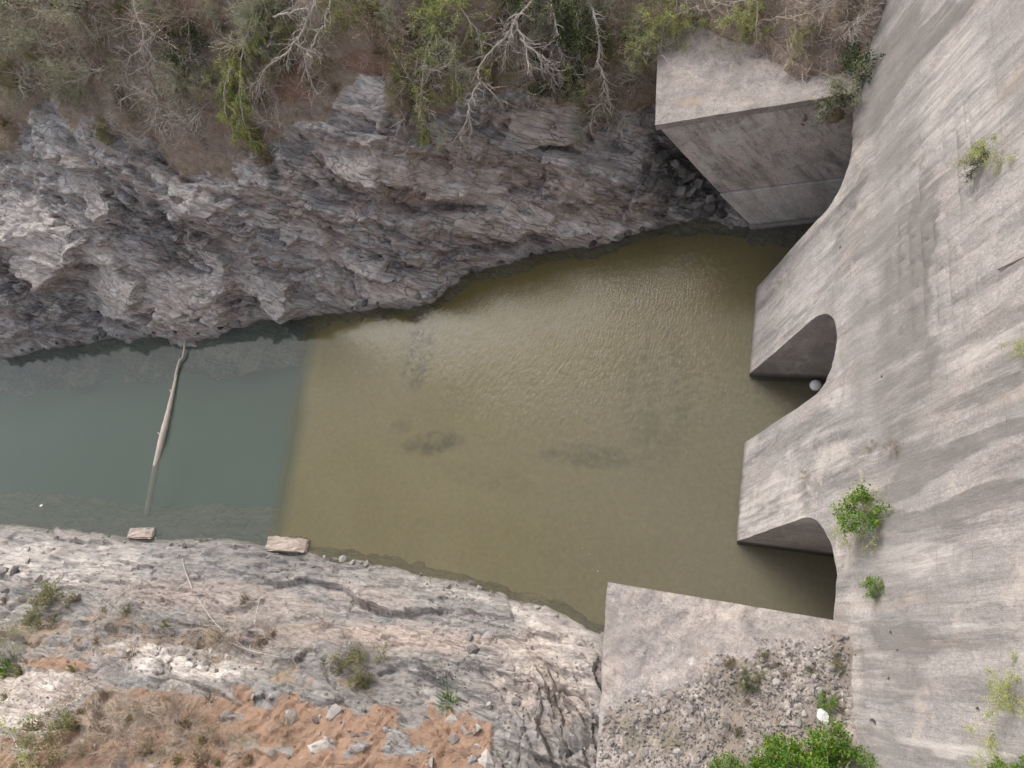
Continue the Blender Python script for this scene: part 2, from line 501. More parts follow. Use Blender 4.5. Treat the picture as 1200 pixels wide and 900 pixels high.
def np_mesh(name, co, q, attrs=None, smooth=False):
    me = bpy.data.meshes.new(name)
    nf, k = q.shape
    me.vertices.add(len(co))
    me.vertices.foreach_set('co', np.ascontiguousarray(co, np.float32).ravel())
    me.loops.add(nf * k)
    me.loops.foreach_set('vertex_index', np.ascontiguousarray(q, np.int32).ravel())
    me.polygons.add(nf)
    me.polygons.foreach_set('loop_start', np.arange(0, nf * k, k, dtype=np.int32))
    me.update(calc_edges=True)
    me.polygons.foreach_set('use_smooth', np.full(nf, smooth))
    for key, v in (attrs or {}).items():
        a = me.attributes.new(key, 'FLOAT', 'POINT')
        a.data.foreach_set('value', np.clip(v, 0, 1).astype(np.float32).ravel())
    me.validate()
    return me

class MB:
    """collects tubes and leaves, builds one mesh"""
    def __init__(s):
        s.v = []; s.f = []
    def tube(s, pts, rad, sides=4):
        base = len(s.v)
        n = len(pts)
        ref = Vector((0.31, 0.52, 0.79))
        for i, p in enumerate(pts):
            d = (pts[min(i + 1, n - 1)] - pts[max(i - 1, 0)])
            if d.length < 1e-6:
                d = Vector((0, 0, 1))
            d.normalize()
            a = d.cross(ref)
            if a.length < 1e-3:
                a = d.cross(Vector((1, 0, 0)))
            a.normalize()
            b = d.cross(a)
            for k in range(sides):
                t = 2 * PI * k / sides
                s.v.append(p + (a * math.cos(t) + b * math.sin(t)) * rad[i])
        for i in range(n - 1):
            for k in range(sides):
                k2 = (k + 1) % sides
                s.f.append((base + i * sides + k, base + i * sides + k2, base + (i + 1) * sides + k2, base + (i + 1) * sides + k))
        s.f.append(tuple(base + k for k in range(sides))[::-1])
        s.f.append(tuple(base + (n - 1) * sides + k for k in range(sides)))
    def leaf(s, p, size, d=None, wid=0.45):
        d = (d or Vector((random.gauss(0, 1), random.gauss(0, 1), random.gauss(0, 1)))).normalized()
        u = Vector((random.gauss(0, 1), random.gauss(0, 1), random.gauss(0, 1) + 0.8))
        a = d.cross(u)
        if a.length < 1e-3:
            return
        a.normalize()
        n = a.cross(d)
        b = len(s.v)
        s.v += [p, p + d * size * 0.5 + a * size * wid * 0.5 + n * size * 0.08, p + d * size - n * size * 0.06, p + d * size * 0.5 - a * size * wid * 0.5 + n * size * 0.08]
        s.f.append((b, b + 1, b + 2, b + 3))
    def mesh(s, name, mat=None, smooth=False):
        me = bpy.data.meshes.new(name)
        me.from_pydata([tuple(v) for v in s.v], [], s.f)
        if smooth:
            me.polygons.foreach_set('use_smooth', np.full(len(me.polygons), True))
        if mat:
            me.materials.append(mat)
        me.update()
        return me

def rv(a=1.0):
    return Vector((random.uniform(-a, a), random.uniform(-a, a), random.uniform(-a, a)))

def grow(mb, p, d, L, r, lvl, tips, spread=0.8, droop=0.05, kids=4, seg=4, wig=0.28, rmin=0.012, bias=None):
    pts = [p.copy()]; rad = [r]
    d = d.normalized()
    step = L / seg
    for i in range(seg):
        d = (d + rv(wig) + Vector((0, 0, -droop)) + (bias * 0.12 if bias else Vector((0, 0, 0)))).normalized()
        p = p + d * step
        pts.append(p.copy())
        rad.append(max(rmin, r * (1 - 0.72 * (i + 1) / seg)))
        if lvl > 0 and i >= 1:
            for c in range(max(1, round(kids / (seg - 1)))):
                nd = (d + rv(spread) + (bias * 0.3 if bias else Vector((0, 0, 0)))).normalized()
                grow(mb, p, nd, L * random.uniform(0.45, 0.72), max(rmin, rad[-1] * 0.7), lvl - 1, tips, spread, droop, kids, max(3, seg - 1), wig, rmin, bias)
        if lvl <= 1:
            tips.append((p.copy(), d.copy()))
    mb.tube(pts, rad, 4 if r > 0.035 else 3)

def hull_stone(seed, n=15, flat=0.62):
    rr = random.Random(seed)
    bm = bmesh.new()
    ax = (rr.uniform(0.8, 1.25), rr.uniform(0.65, 1.0), rr.uniform(flat * 0.8, flat * 1.15))
    for i in range(n):
        v = Vector((rr.gauss(0, 1), rr.gauss(0, 1), rr.gauss(0, 1))).normalized() * rr.uniform(0.78, 1.05)
        bm.verts.new((v.x * ax[0], v.y * ax[1], v.z * ax[2]))
    res = bmesh.ops.convex_hull(bm, input=bm.verts)
    bmesh.ops.delete(bm, geom=[g for g in set(res['geom_interior']) | set(res['geom_unused']) if isinstance(g, bmesh.types.BMVert)], context='VERTS')
    me = bpy.data.meshes.new('stone')
    bm.to_mesh(me)
    bm.free()
    return me

# ------------------------------------------------------------------ river banks
def wl(pixels):
    pts = sorted([(level(a, b).x, level(a, b).y) for a, b in pixels])
    return np.array([p[0] for p in pts]), np.array([p[1] for p in pts])
FAR = wl([(0, 422), (45, 413), (75, 408), (120, 399), (170, 396), (235, 396), (285, 384), (305, 376), (360, 372), (410, 366), (445, 363), (490, 357), (515, 348), (525, 335), (550, 321), (600, 307), (660, 294), (700, 287), (740, 277), (780, 266), (850, 259), (910, 256)])
NEAR = wl([(0, 613), (60, 618), (130, 627), (200, 632), (270, 636), (330, 640), (380, 648), (450, 662), (500, 675), (540, 681), (600, 700), (640, 712), (665, 723), (705, 741), (730, 752), (860, 765)])

def axis(breaks):
    """cell sizes that change along an axis: [(start, step), ..., (end, None)]"""
    out = []
    for (a, st), (b, _) in zip(breaks, breaks[1:]):
        n = max(1, int(round((b - a) / st)))
        out.append(np.linspace(a, b, n, endpoint=False))
    return np.concatenate(out + [np.array([breaks[-1][0]])])

def soften(h, n=1):
    for _ in range(n):
        p = np.pad(h, 1, 'edge')
        h = (p[:-2, 1:-1] + 2 * p[1:-1, 1:-1] + p[2:, 1:-1]) / 4
        p = np.pad(h, 1, 'edge')
        h = (p[1:-1, :-2] + 2 * p[1:-1, 1:-1] + p[1:-1, 2:]) / 4
    return h

def rock_relief(a, u, ang, seed, amp=1.0):
    """fractured, layered rock: tilted plates at three sizes with open joints; returns height and a tone per plate"""
    ca, sa = math.cos(ang), math.sin(ang)
    p = a * ca + u * sa
    r = -a * sa + u * ca
    w1 = fbm(p * 0.09, r * 0.14, seed + 1, 3)
    w2 = fbm(p * 0.5, r * 0.8, seed + 5, 3)
    p2 = p + 1.3 * w1 + 0.16 * w2
    r2 = r + 1.1 * fbm(p * 0.10 + 5, r * 0.15, seed + 9, 3) + 0.10 * w2
    h = np.zeros_like(p)
    tone = np.zeros_like(p)
    for (lx, ly, A, T, G, wt, sd) in ((9.0, 3.4, 1.0, 2.3, 0.45, 0.34, 20), (3.4, 1.35, 0.55, 1.35, 0.30, 0.30, 30), (1.4, 0.55, 0.30, 0.75, 0.15, 0.22, 40), (0.62, 0.27, 0.13, 0.32, 0.06, 0.14, 46)):
        f1, f2, cid, dx, dy = worley(p2 / lx, r2 / ly, seed + sd)
        tilt = ((cid * 37.7) % 1.0 - 0.5) * dx + ((cid * 91.3) % 1.0 - 0.25) * dy
        h += A * (cid - 0.5) * 1.4 + T * tilt - G * np.exp(-(f2 - f1) / 0.035)
        tone += wt * ((cid * 13.7) % 1.0)
    # bedding: saw-toothed ledges that come and go
    for (wv, am, sd) in ((2.3, 0.70, 70), (0.75, 0.22, 74)):
        ph = r2 / wv + 0.9 * fbm(p * 0.10, r * 0.2, seed + sd, 3)
        sw = ph - np.floor(ph)
        sw = np.where(sw < 0.76, sw / 0.76, (1 - sw) / 0.24)
        h += am * (sw - 0.5) * sstep(-0.25, 0.35, fbm(p * 0.14, r * 0.3, seed + sd + 2, 3))
    f1, f2, cid, dx, dy = worley(p2 / 0.5 + 0.6 * w2, r2 / 0.2, seed + 95)
    h += (0.085 * (cid - 0.5) - 0.06 * np.exp(-(f2 - f1) / 0.06)) * sstep(-0.3, 0.3, fbm(p * 0.25, r * 0.4, seed + 98, 3))
    # deep open joints along a few plate edges
    f1, f2, cid, dx, dy = worley(p2 / 3.6 + 7, r2 / 0.85, seed + 55)
    h -= 0.60 * np.exp(-(f2 - f1) / 0.05) * sstep(0.0, 0.4, fbm(p * 0.2, r * 0.35, seed + 57, 3))
    h += 0.9 * fbm(p * 0.09, r * 0.16, seed + 60, 4) + 0.10 * fbm(p * 0.9, r * 2.4, seed + 66, 4)
    return soften(h, 1) * 0.75 * amp + 0.25 * h * amp, tone

def blob(px, py, cx, cy, rx, ry, rot=0.0):
    c, s = math.cos(math.radians(rot)), math.sin(math.radians(rot))
    dx = px - cx; dy = py - cy
    a = (dx * c + dy * s) / rx; b = (-dx * s + dy * c) / ry
    return sstep(1.35, 0.65, np.sqrt(a * a + b * b))

def bank(name, W, side, prof, xs, us, ang, seed, mat, far):
    """side = +1: the bank rises towards +Y"""
    A, U = np.meshgrid(xs, us)
    k = np.array(prof)
    arc = np.concatenate([[0], np.cumsum(np.hypot(np.diff(k[:, 0]), np.diff(k[:, 1])))])
    arc -= arc[1]                                             # u = 0 at the water line
    bend = 0.6 * vnoise(A * 0.08, A * 0 + 3.3, seed + 80)
    q = np.interp(U, arc, k[:, 0]); z = np.interp(U, arc, k[:, 1])
    e = 0.6
    tq = np.interp(U + e, arc, k[:, 0]) - np.interp(U - e, arc, k[:, 0])
    tz = np.interp(U + e, arc, k[:, 1]) - np.interp(U - e, arc, k[:, 1])
    ln = np.hypot(tq, tz) + 1e-6
    nq, nz = -tz / ln, tq / ln
    h, tone = rock_relief(A, U, ang, seed)
    yw = np.interp(A, W[0], W[1])
    # soften the shore so the water line stays where it is
    shore = sstep(-0.5, 2.2, np.abs(U)) * 0.85 + 0.15
    X = A.copy()
    Y = yw + side * (q + bend * sstep(0, 8, U)); Z = z.copy()
    px, py = to_photo(X, Y, Z)
    return A, U, X, Y, Z, nq, nz, h * shore, tone, px, py

# far bank --------------------------------------------------------------
far_x = axis([(-190, 2.0), (-104, 0.24), (-62, 0.145), (9, 1.0), (40, None)])
far_u = axis([(-5.0, 0.6), (-1.0, 0.13), (19, 0.30), (40, 1.5), (150, None)])
FAR_PROF = [(-4, -3.2), (0, 0), (2.2, 4.2), (4.8, 7.8), (6.6, 11.6), (9.2, 13.6), (14, 17.4), (26, 27), (46, 42), (130, 95)]
A, U, X, Y, Z, nq, nz, h, tone, px, py = bank('far', FAR, 1, FAR_PROF, far_x, far_u, math.radians(-30), 3, None, True)
lim = np.interp(px, [-400, 0, 60, 110, 180, 260, 330, 385, 400, 440, 470, 560, 640, 700, 770, 1100], [190, 160, 125, 150, 182, 190, 170, 150, 95, 95, 140, 125, 118, 130, 128, 130])
lit = sstep(18, -18, py - lim + 26 * fbm(A * 0.35, U * 0.35, 77, 4))
litter_far = lit
h = h * (1 - 0.72 * lit)
# deep cleft beside the training wall
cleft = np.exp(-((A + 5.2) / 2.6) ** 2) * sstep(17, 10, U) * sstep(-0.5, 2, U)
h -= 2.6 * cleft
sxn = 14 * fbm(A * 0.16, U * 0.5, 321, 3) + 4 * fbm(A * 0.9, U * 1.6, 322, 3); syn = 9 * fbm(A * 0.12, U * 0.5, 325, 3) + 3.5 * fbm(A * 0.8, U * 1.5, 326, 3)
slabm = np.zeros_like(A)
def face(cx, cy, rx, ry, rot, kx, ky, base=0.0):
    """one large smooth joint face that leans back from the cliff"""
    global h, slabm
    c, sn = math.cos(math.radians(rot)), math.sin(math.radians(rot))
    dx = px + sxn - cx; dy = py + syn - cy
    q_ = np.maximum(np.abs(dx * c + dy * sn) / rx, np.abs(-dx * sn + dy * c) / ry)
    m = sstep(1.10, 0.94, q_)
    tgt = 0.6 * base + 0.6 * kx * (px - cx) + 0.5 * ky * (py - cy) + 0.42 * h
    h = h * (1 - m) + tgt * m
    slabm = np.maximum(slabm, m)
for f_ in ((28, 272, 60, 28, 48, 0.015, 0.045, 0.4), (185, 348, 78, 25, 8, 0.01, 0.05, 0.3), (125, 318, 48, 15, 45, 0.02, 0.03, 0.3), (300, 318, 62, 13, 45, 0.03, 0.05, 0.1),
           (245, 300, 50, 9, 48, 0.03, 0.04, 0.2), (480, 338, 52, 11, -10, 0.0, 0.06, 0.1), (415, 112, 42, 25, 25, 0.0, 0.03, 0.2), (470, 200, 85, 15, 14, 0.0, 0.05, 0.4), (620, 250, 80, 13, 14, 0.0, 0.06, 0.4),
           (690, 268, 42, 9, 14, 0.0, 0.06, 0.3), (560, 262, 55, 9, 14, 0.0, 0.06, 0.3), (210, 215, 58, 8, 24, 0.0, 0.06, 0.3), (640, 150, 40, 18, 5, 0.0, 0.04, 0.3), (340, 262, 48, 11, 18, 0.0, 0.06, 0.3),
           (95, 222, 42, 13, 52, 0.02, 0.04, 0.3), (400, 300, 50, 10, 22, 0.01, 0.06, 0.2), (720, 190, 28, 12, 8, 0.0, 0.05, 0.2), (560, 205, 30, 14, 10, 0.0, 0.05, 0.3)):
    face(*f_)
Y = Y - (7.0 + 1.2 * fbm(A * 0.5, A * 0, 311, 4)) * sstep(-7, 6, A) * sstep(8, 13, U)
Y = Y + nq * h; Z = Z + nz * h
soil = blob(px, py, 215, 12, 20, 10) + blob(px, py, 440, 72, 42, 16, 5) + blob(px, py, 330, 85, 40, 25) * 0.6 + blob(px, py, 345, 112, 24, 10) * 0.7
wob = 26 * fbm(A * 0.25, U * 0.5, 93, 4); wob2 = 16 * fbm(A * 0.3 + 9, U * 0.5, 94, 4)
qx, qy = px + wob, py + wob2
pale = blob(qx, qy, 28, 275, 66, 34, 48) * 0.95 + blob(qx, qy, 185, 352, 80, 32, 8) * 0.6 + blob(qx, qy, 120, 320, 50, 16, 45) * 0.6 + blob(qx, qy, 300, 330, 70, 16, 45) * 0.5 + blob(qx, qy, 475, 345, 55, 14, -10) * 0.9 + blob(qx, qy, 610, 248, 95, 20, 12) * 0.8 + blob(qx, qy, 690, 262, 50, 14, 12) * 0.7 + blob(qx, qy, 200, 215, 60, 7, 20) * 0.7 + blob(qx, qy, 420, 205, 50, 10, 15) * 0.5
pale *= 0.55 + 0.55 * sstep(-0.3, 0.4, fbm(A * 0.5, U * 1.2, 91, 4))
pale = np.clip(pale * 0.8 + 0.35 * slabm, 0, 1)
tanr = blob(qx, qy, 470, 215, 130, 45, 12) * 0.7 + blob(qx, qy, 610, 230, 130, 50, 12) * 0.8 + blob(qx, qy, 650, 145, 60, 25) * 0.8 + blob(qx, qy, 190, 365, 60, 22) * 0.7 + blob(qx, qy, 20, 310, 40, 20) * 0.6 + blob(qx, qy, 360, 250, 45, 14) * 0.8 + blob(qx, qy, 440, 330, 60, 25) * 0.3
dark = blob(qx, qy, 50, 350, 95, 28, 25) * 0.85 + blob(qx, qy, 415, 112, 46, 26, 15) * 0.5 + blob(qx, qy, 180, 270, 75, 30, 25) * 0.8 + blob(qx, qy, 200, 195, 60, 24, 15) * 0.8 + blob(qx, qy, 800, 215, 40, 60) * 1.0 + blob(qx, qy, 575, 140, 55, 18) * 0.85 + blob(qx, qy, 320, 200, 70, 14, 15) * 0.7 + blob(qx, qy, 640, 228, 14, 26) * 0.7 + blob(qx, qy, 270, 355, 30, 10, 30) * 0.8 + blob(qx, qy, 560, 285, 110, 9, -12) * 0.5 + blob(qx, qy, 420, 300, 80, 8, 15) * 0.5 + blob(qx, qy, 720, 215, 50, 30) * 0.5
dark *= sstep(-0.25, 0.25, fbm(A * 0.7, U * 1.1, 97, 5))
dark = np.clip(dark * (1 - 0.7 * slabm) + 1.3 * cleft, 0, 1)  # the cleft's shade is painted in along with the rock's own dark patches
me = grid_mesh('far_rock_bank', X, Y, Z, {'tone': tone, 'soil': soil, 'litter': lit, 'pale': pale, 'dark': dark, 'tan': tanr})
me.set_sharp_from_angle(angle=math.radians(32))
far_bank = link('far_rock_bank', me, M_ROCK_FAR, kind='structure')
BVH_FAR = BVHTree.FromPolygons([tuple(v.co) for v in me.vertices], [tuple(p.vertices) for p in me.polygons])

# near bank --------------------------------------------------------------
near_x = axis([(-190, 2.0), (-90, 0.22), (-52, 0.12), (-4.5, 0.8), (40, None)])
near_u = axis([(-5.0, 0.6), (-1.0, 0.11), (21, 0.3), (34, 1.5), (140, None)])
NEAR_PROF = [(-4, -3.2), (0, 0), (1.2, 0.9), (6.2, 3.6), (6.9, 5.3), (9.0, 6.1), (9.7, 7.6), (12.2, 8.9), (19, 14.5), (40, 30), (110, 70)]
A, U, X, Y, Z, nq, nz, h, tone, px, py = bank('near', NEAR, -1, NEAR_PROF, near_x, near_u, math.radians(5), 40, None, False)
gentle = sstep(1, 3, U) * sstep(8.0, 6.0, U)
h = h * (0.44 - 0.16 * gentle)
fx1, fx2, fid, fdx, fdy = worley(A / 1.1 + 0.2 * fbm(A * 0.8, U * 0.8, 131, 3), U / 0.42 + 0.25 * fbm(A * 0.8, U * 0.8, 133, 3), 135)
h += (0.16 * (fid - 0.5) + 0.22 * ((fid * 31.7) % 1.0 - 0.3) * fdy - 0.08 * np.exp(-(fx2 - fx1) / 0.06)) * (0.35 + 0.65 * sstep(-0.1, 0.35, fbm(A * 0.22, U * 0.4, 137, 3)))
# stepped ledges running down to the training wall
stp = sstep(560, 640, px) * sstep(760, 800, py)
ra = math.radians(-38)
bp = A * math.cos(ra) + U * math.sin(ra) + 0.35 * fbm(A * 0.3, U * 0.3, 5, 3); br = -A * math.sin(ra) + U * math.cos(ra) + 0.3 * fbm(A * 0.3, U * 0.3, 7, 3)
k1, k2, kid, kdx, kdy = worley(bp / 0.95, br / 3.2, 141)
h += stp * (1.15 * (kid - 0.5) + 0.7 * ((kid * 17.3) % 1.0 - 0.2) * kdx - 0.35 * np.exp(-(k2 - k1) / 0.06))
k1, k2, kid, kdx, kdy = worley(bp / 0.45, br / 0.8, 143)
h += stp * (0.28 * (kid - 0.5) + 0.25 * ((kid * 17.3) % 1.0 - 0.3) * kdx - 0.08 * np.exp(-(k2 - k1) / 0.06))
soil = np.zeros_like(A)
top_soil = np.interp(px, [-300, 0, 95, 130, 200, 260, 330, 420, 520, 575, 590, 2000], [900, 880, 870, 860, 835, 815, 818, 828, 838, 845, 1300, 1300])
soil = sstep(-14, 14, py - top_soil + 22 * fbm(A * 0.5, U * 0.5, 15, 4))
soil = np.where(px > 700, 0, soil)
rockin = sstep(0.30, 0.55, fbm(A * 0.5, U * 0.7, 19, 3)) * 0.8
soil = soil * (1 - rockin) + blob(px, py, 65, 776, 42, 8, 5) * 0.9 + blob(px, py, 210, 815, 90, 8, 8) * 0.6
lit = blob(px, py, 195, 856, 110, 46, 10) * 1.5 + blob(px, py, 60, 880, 120, 35) * 0.7 + blob(px, py, 60, 745, 130, 22, 3) * 0.9 + blob(px, py, 220, 738, 150, 13, 9) * 0.75 + blob(px, py, 330, 785, 120, 16, 8) * 0.6 + blob(px, py, 300, 870, 60, 40) * 0.5
lit *= 0.35 + 0.65 * sstep(-0.3, 0.4, fbm(A * 0.6, U * 0.7, 23, 4))
pale = blob(px, py, 40, 825, 70, 42) * 0.7 + blob(px, py, 70, 660, 95, 32) * 0.55 + blob(px, py, 210, 772, 90, 22, 6) * 0.9 + blob(px, py, 640, 715, 60, 22, 20) * 0.5 + blob(px, py, 560, 690, 110, 16, 14) * 0.45 + blob(px, py, 40, 840, 60, 40) * 0.4 + blob(px, py, 640, 780, 60, 50) * 0.5
pale *= 0.3 + 0.8 * sstep(-0.4, 0.5, fbm(A * 0.5, U * 0.9, 29, 4))
dark = blob(px, py, 560, 795, 70, 18, 8) * 0.8 + blob(px, py, 205, 742, 45, 10, 5) * 0.5 + blob(px, py, 640, 860, 26, 60, 20) * 0.5 + blob(px, py, 470, 785, 50, 14) * 0.5
dark *= sstep(-0.4, 0.3, fbm(A * 0.7, U * 1.2, 31, 4))
tanr = blob(px, py, 250, 700, 120, 20, 5) * 0.5 + blob(px, py, 480, 745, 110, 14, 5) * 0.8 + blob(px, py, 640, 790, 60, 60) * 0.8 + blob(px, py, 430, 700, 60, 12, 12) * 0.4 + blob(px, py, 40, 820, 90, 50) * 0.6 + blob(px, py, 330, 745, 80, 15) * 0.6
h = h * (1 - 0.5 * np.clip(soil, 0, 1))
# erosion runnels in the soil
h -= np.clip(soil, 0, 1) * (0.22 * np.abs(fbm(A * 1.3 + U * 0.35, U * 0.22, 37, 4)) + 0.10 * fbm(A * 2.2, U * 2.2, 39, 4))
Y = Y - nq * h; Z = Z + nz * h
me = grid_mesh('near_rock_bank', X, Y, Z, {'tone': 0.25 + tone * 0.75, 'soil': soil, 'litter': lit, 'pale': pale, 'dark': dark, 'tan': tanr}, flip=True)
me.set_sharp_from_angle(angle=math.radians(32))
near_bank = link('near_rock_bank', me, M_ROCK_NEAR, kind='structure')
BVH_NEAR = BVHTree.FromPolygons([tuple(v.co) for v in me.vertices], [tuple(p.vertices) for p in me.polygons])

# ------------------------------------------------------------------ river
xs = np.linspace(-200, 24, 90); ys = np.linspace(-45, 60, 50)
GX, GY = np.meshgrid(xs, ys)
link('river_water', grid_mesh('river_water', GX, GY, GX * 0), M_WATER, kind='structure')
link('river_bed', grid_mesh('river_bed', GX, GY, GX * 0 - 3.1), M_BED, kind='structure')
e0, e1 = level(361, 372), level(313, 642)                       # edge of the concrete apron under the water
ux = (e1 - e0).normalized()
def edge_x(y):
    return e0.x + (e1.x - e0.x) * (y - e0.y) / (e1.y - e0.y)
ny_, nx_ = 160, 200
TY = np.linspace(-16, 44, ny_)
AX, AY = np.meshgrid(np.linspace(0, 1, nx_), TY)
EX = edge_x(AY) - 0.5 + 0.25 * fbm(AY * 0.2, AY * 0, 3, 3)
APX = EX + AX * (20 - EX)
APZ = -0.75 + 0.06 * fbm(APX * 0.3, AY * 0.3, 8, 4) - 0.12 * np.clip((APX + 10) / 12, 0, 1)
APZ[:, 0] = -3.3; APX[:, 0] -= 0.25
APZ[:, 1] = -0.95
px, py = to_photo(APX, AY, APZ)
alg = blob(px, py, 508, 520, 34, 13, -8) * 0.9 + blob(px, py, 490, 412, 18, 42, 8) * 0.75 + blob(px, py, 690, 535, 55, 13, 5) * 0.6 + blob(px, py, 470, 500, 12, 8) * 0.5 + blob(px, py, 770, 460, 40, 90) * 0.28 + blob(px, py, 570, 560, 60, 14, 12) * 0.22
link('apron_slab', grid_mesh('apron_slab', APX, AY, APZ, {'algae': alg, 'sludge': sstep(2.2, 0.3, APX - EX)}), M_APRON, kind='structure')

# ------------------------------------------------------------------ dam
SL = 0.48                                                     # horizontal run per metre of height on the downstream face
dy_ = axis([(-60, 2.0), (-20, 0.2), (38, 2.0), (90, None)])
dz_ = axis([(-5, 0.5), (0, 0.2), (25, 1.0), (48, None)])
DY, DZ = np.meshgrid(dy_, dz_)
DX = SL * np.maximum(DZ, 0.25) - 0.12
DX += 0.9 * sstep(26, 40, DY) * 0
DX += 0.10 * fbm(DY * 0.15, DZ * 0.15, 2, 4) * sstep(0.2, 2, DZ) + 0.035 * fbm(DY * 1.1, DZ * 0.7, 6, 4)
DX += 0.22 * sstep(13.9, 14.4, DZ + 0.7 * fbm(DY * 0.2, DZ * 0.4, 44, 3))           # set-back where the upper lifts start
# the bands of formwork dents high on the face
wy = sstep(4, 8, DY) * sstep(21, 16, DY) * sstep(15.4, 16.0, DZ) * sstep(22.5, 20.5, DZ)
cz = DZ / 0.8; cyy = (DY + 0.7 * (np.floor(cz) % 2)) / 1.5
groove = np.maximum(np.abs((cz % 1) - 0.5) * 2, np.abs((cyy % 1) - 0.5) * 2)
DX += wy * 0.11 * sstep(0.72, 0.95, groove) * sstep(-0.3, 0.3, fbm(DY * 0.5, DZ * 0.6, 51, 3))
# patchy spalling around the arches
spall = sstep(0.15, 0.5, fbm(DY * 0.4, DZ * 0.35, 61, 4)) * sstep(8, 11, DZ) * sstep(16, 13, DZ)
DX += 0.10 * spall
nr, nc = DX.shape
co = [np.stack([DX, DY, DZ], -1).reshape(-1, 3)]
idx = np.arange(nr * nc).reshape(nr, nc)
faces = [tuple(f) for f in np.stack([idx[:-1, :-1], idx[1:, :-1], idx[1:, 1:], idx[:-1, 1:]], -1).reshape(-1, 4)]
b0 = nr * nc
co.append(np.array([[30, -60, -5], [30, 90, -5], [30, 90, 48], [30, -60, 48]], float))
bottom = list(idx[0, :]); topr = list(idx[-1, :])
faces.append(tuple(bottom[::1]) + (b0 + 1, b0))
faces.append(tuple(topr[::-1]) + (b0 + 3, b0 + 2))
faces.append(tuple(idx[:, 0][::-1]) + (b0, b0 + 3))
faces.append(tuple(idx[:, -1]) + (b0 + 2, b0 + 1))
faces.append((b0, b0 + 1, b0 + 2, b0 + 3))
dme = bpy.data.meshes.new('dam')
dme.from_pydata(np.concatenate(co).tolist(), [], faces)
bm = bmesh.new(); bm.from_mesh(dme)
bmesh.ops.recalc_face_normals(bm, faces=bm.faces)
bm.to_mesh(dme); bm.free()
dam = link('dam', dme, M_DAM, label='grey concrete dam face with three arched sluice openings at the water', cat='dam')

OPEN = [(20.6, 31.0, 9.3, 3.3), (7.29, 12.9, 8.6, 2.8), (-9.0, 0.0, 8.3, 3.3)]
cutters = []
cm = bpy.data.meshes.new('cut')
cb = bmesh.new()
for (ya, yb, sp, rise) in OPEN:
    yc = (ya + yb) / 2; r = (yb - ya) / 2
    prof = [(ya, -3.0), (ya, sp)] + [(yc - r * math.cos(PI * t / 22), sp + rise * math.sin(PI * t / 22)) for t in range(1, 22)] + [(yb, sp), (yb, -3.0)]
    f0 = [cb.verts.new((-4.013, y, z)) for y, z in prof]
    f1 = [cb.verts.new((17.013, y, z)) for y, z in prof]
    n = len(prof)
    cb.faces.new(f0[::-1]); cb.faces.new(f1)
    for i in range(n):
        cb.faces.new((f0[i], f0[(i + 1) % n], f1[(i + 1) % n], f1[i]))
# weep holes drilled into the face
for (hx, hy, rr) in ((1036, 741, 0.10), (1045, 762, 0.08), (1034, 795, 0.10), (1019, 846, 0.16), (1139, 831, 0.11), (998, 768, 0.08), (1030, 443, 0.10), (985, 292, 0.13)):
    d = ray(hx, hy)
    t = (SL * CAM.z - CAM.x) / (d.x - SL * d.z)
    p = CAM + d * t
    ring0, ring1 = [], []
    for i in range(8):
        a = 2 * PI * i / 8 + 0.2
        ring0.append(cb.verts.new((p.x - 1.01, p.y + rr * math.cos(a), p.z + 0.35 + rr * math.sin(a))))
        ring1.append(cb.verts.new((p.x + 1.21, p.y + rr * math.cos(a), p.z - 0.1 + rr * math.sin(a))))
    cb.faces.new(ring0[::-1]); cb.faces.new(ring1)
    for i in range(8):
        cb.faces.new((ring0[i], ring0[(i + 1) % 8], ring1[(i + 1) % 8], ring1[i]))
bmesh.ops.recalc_face_normals(cb, faces=cb.faces)
cb.to_mesh(cm); cb.free()
cut = bpy.data.objects.new('cut', cm); COL.objects.link(cut)
mod = dam.modifiers.new('b', 'BOOLEAN'); mod.operation = 'DIFFERENCE'; mod.object = cut; mod.solver = 'EXACT'
dg = bpy.context.evaluated_depsgraph_get()
new = bpy.data.meshes.new_from_object(dam.evaluated_get(dg))
dam.modifiers.clear()
dam.data = new
bpy.data.objects.remove(cut); bpy.data.meshes.remove(cm); bpy.data.meshes.remove(dme)
new.name = 'dam'
new.polygons.foreach_set('use_smooth', np.full(len(new.polygons), True))
new.set_sharp_from_angle(angle=math.radians(35))
dco = np.empty(len(new.vertices) * 3, np.float32)
new.vertices.foreach_get('co', dco)
dco = dco.reshape(-1, 3)
vy, vz = dco[:, 1].astype(float), dco[:, 2].astype(float)
px, py = to_photo(dco[:, 0].astype(float), vy, vz)
wx = 34 * fbm(vy * 0.16, vz * 0.12, 301, 4); wz = 22 * fbm(vy * 0.22, vz * 0.10, 305, 4)
qx, qy = px + wx, py + wz
st = (blob(qx, qy, 1030, 90, 26, 110, 22) * 0.8 + blob(qx, qy, 1075, 400, 36, 170, 2) * 0.50 + blob(qx, qy, 1125, 535, 110, 14, -28) * 0.9 + blob(qx, qy, 1150, 585, 90, 11, -18) * 0.9
      + blob(qx, qy, 1085, 605, 75, 16, -4) * 0.7 + blob(qx, qy, 1050, 790, 45, 110) * 0.45 + blob(qx, qy, 1110, 735, 90, 24, -3) * 0.4 + blob(qx, qy, 1000, 240, 20, 90, 35) * 0.45
      + blob(qx, qy, 960, 520, 50, 22, -25) * 0.35 + blob(qx, qy, 1100, 300, 14, 110, 4) * 0.5 + blob(qx, qy, 1160, 455, 60, 12, -30) * 0.6 + blob(qx, qy, 1080, 40, 60, 10, -55) * 0.7)
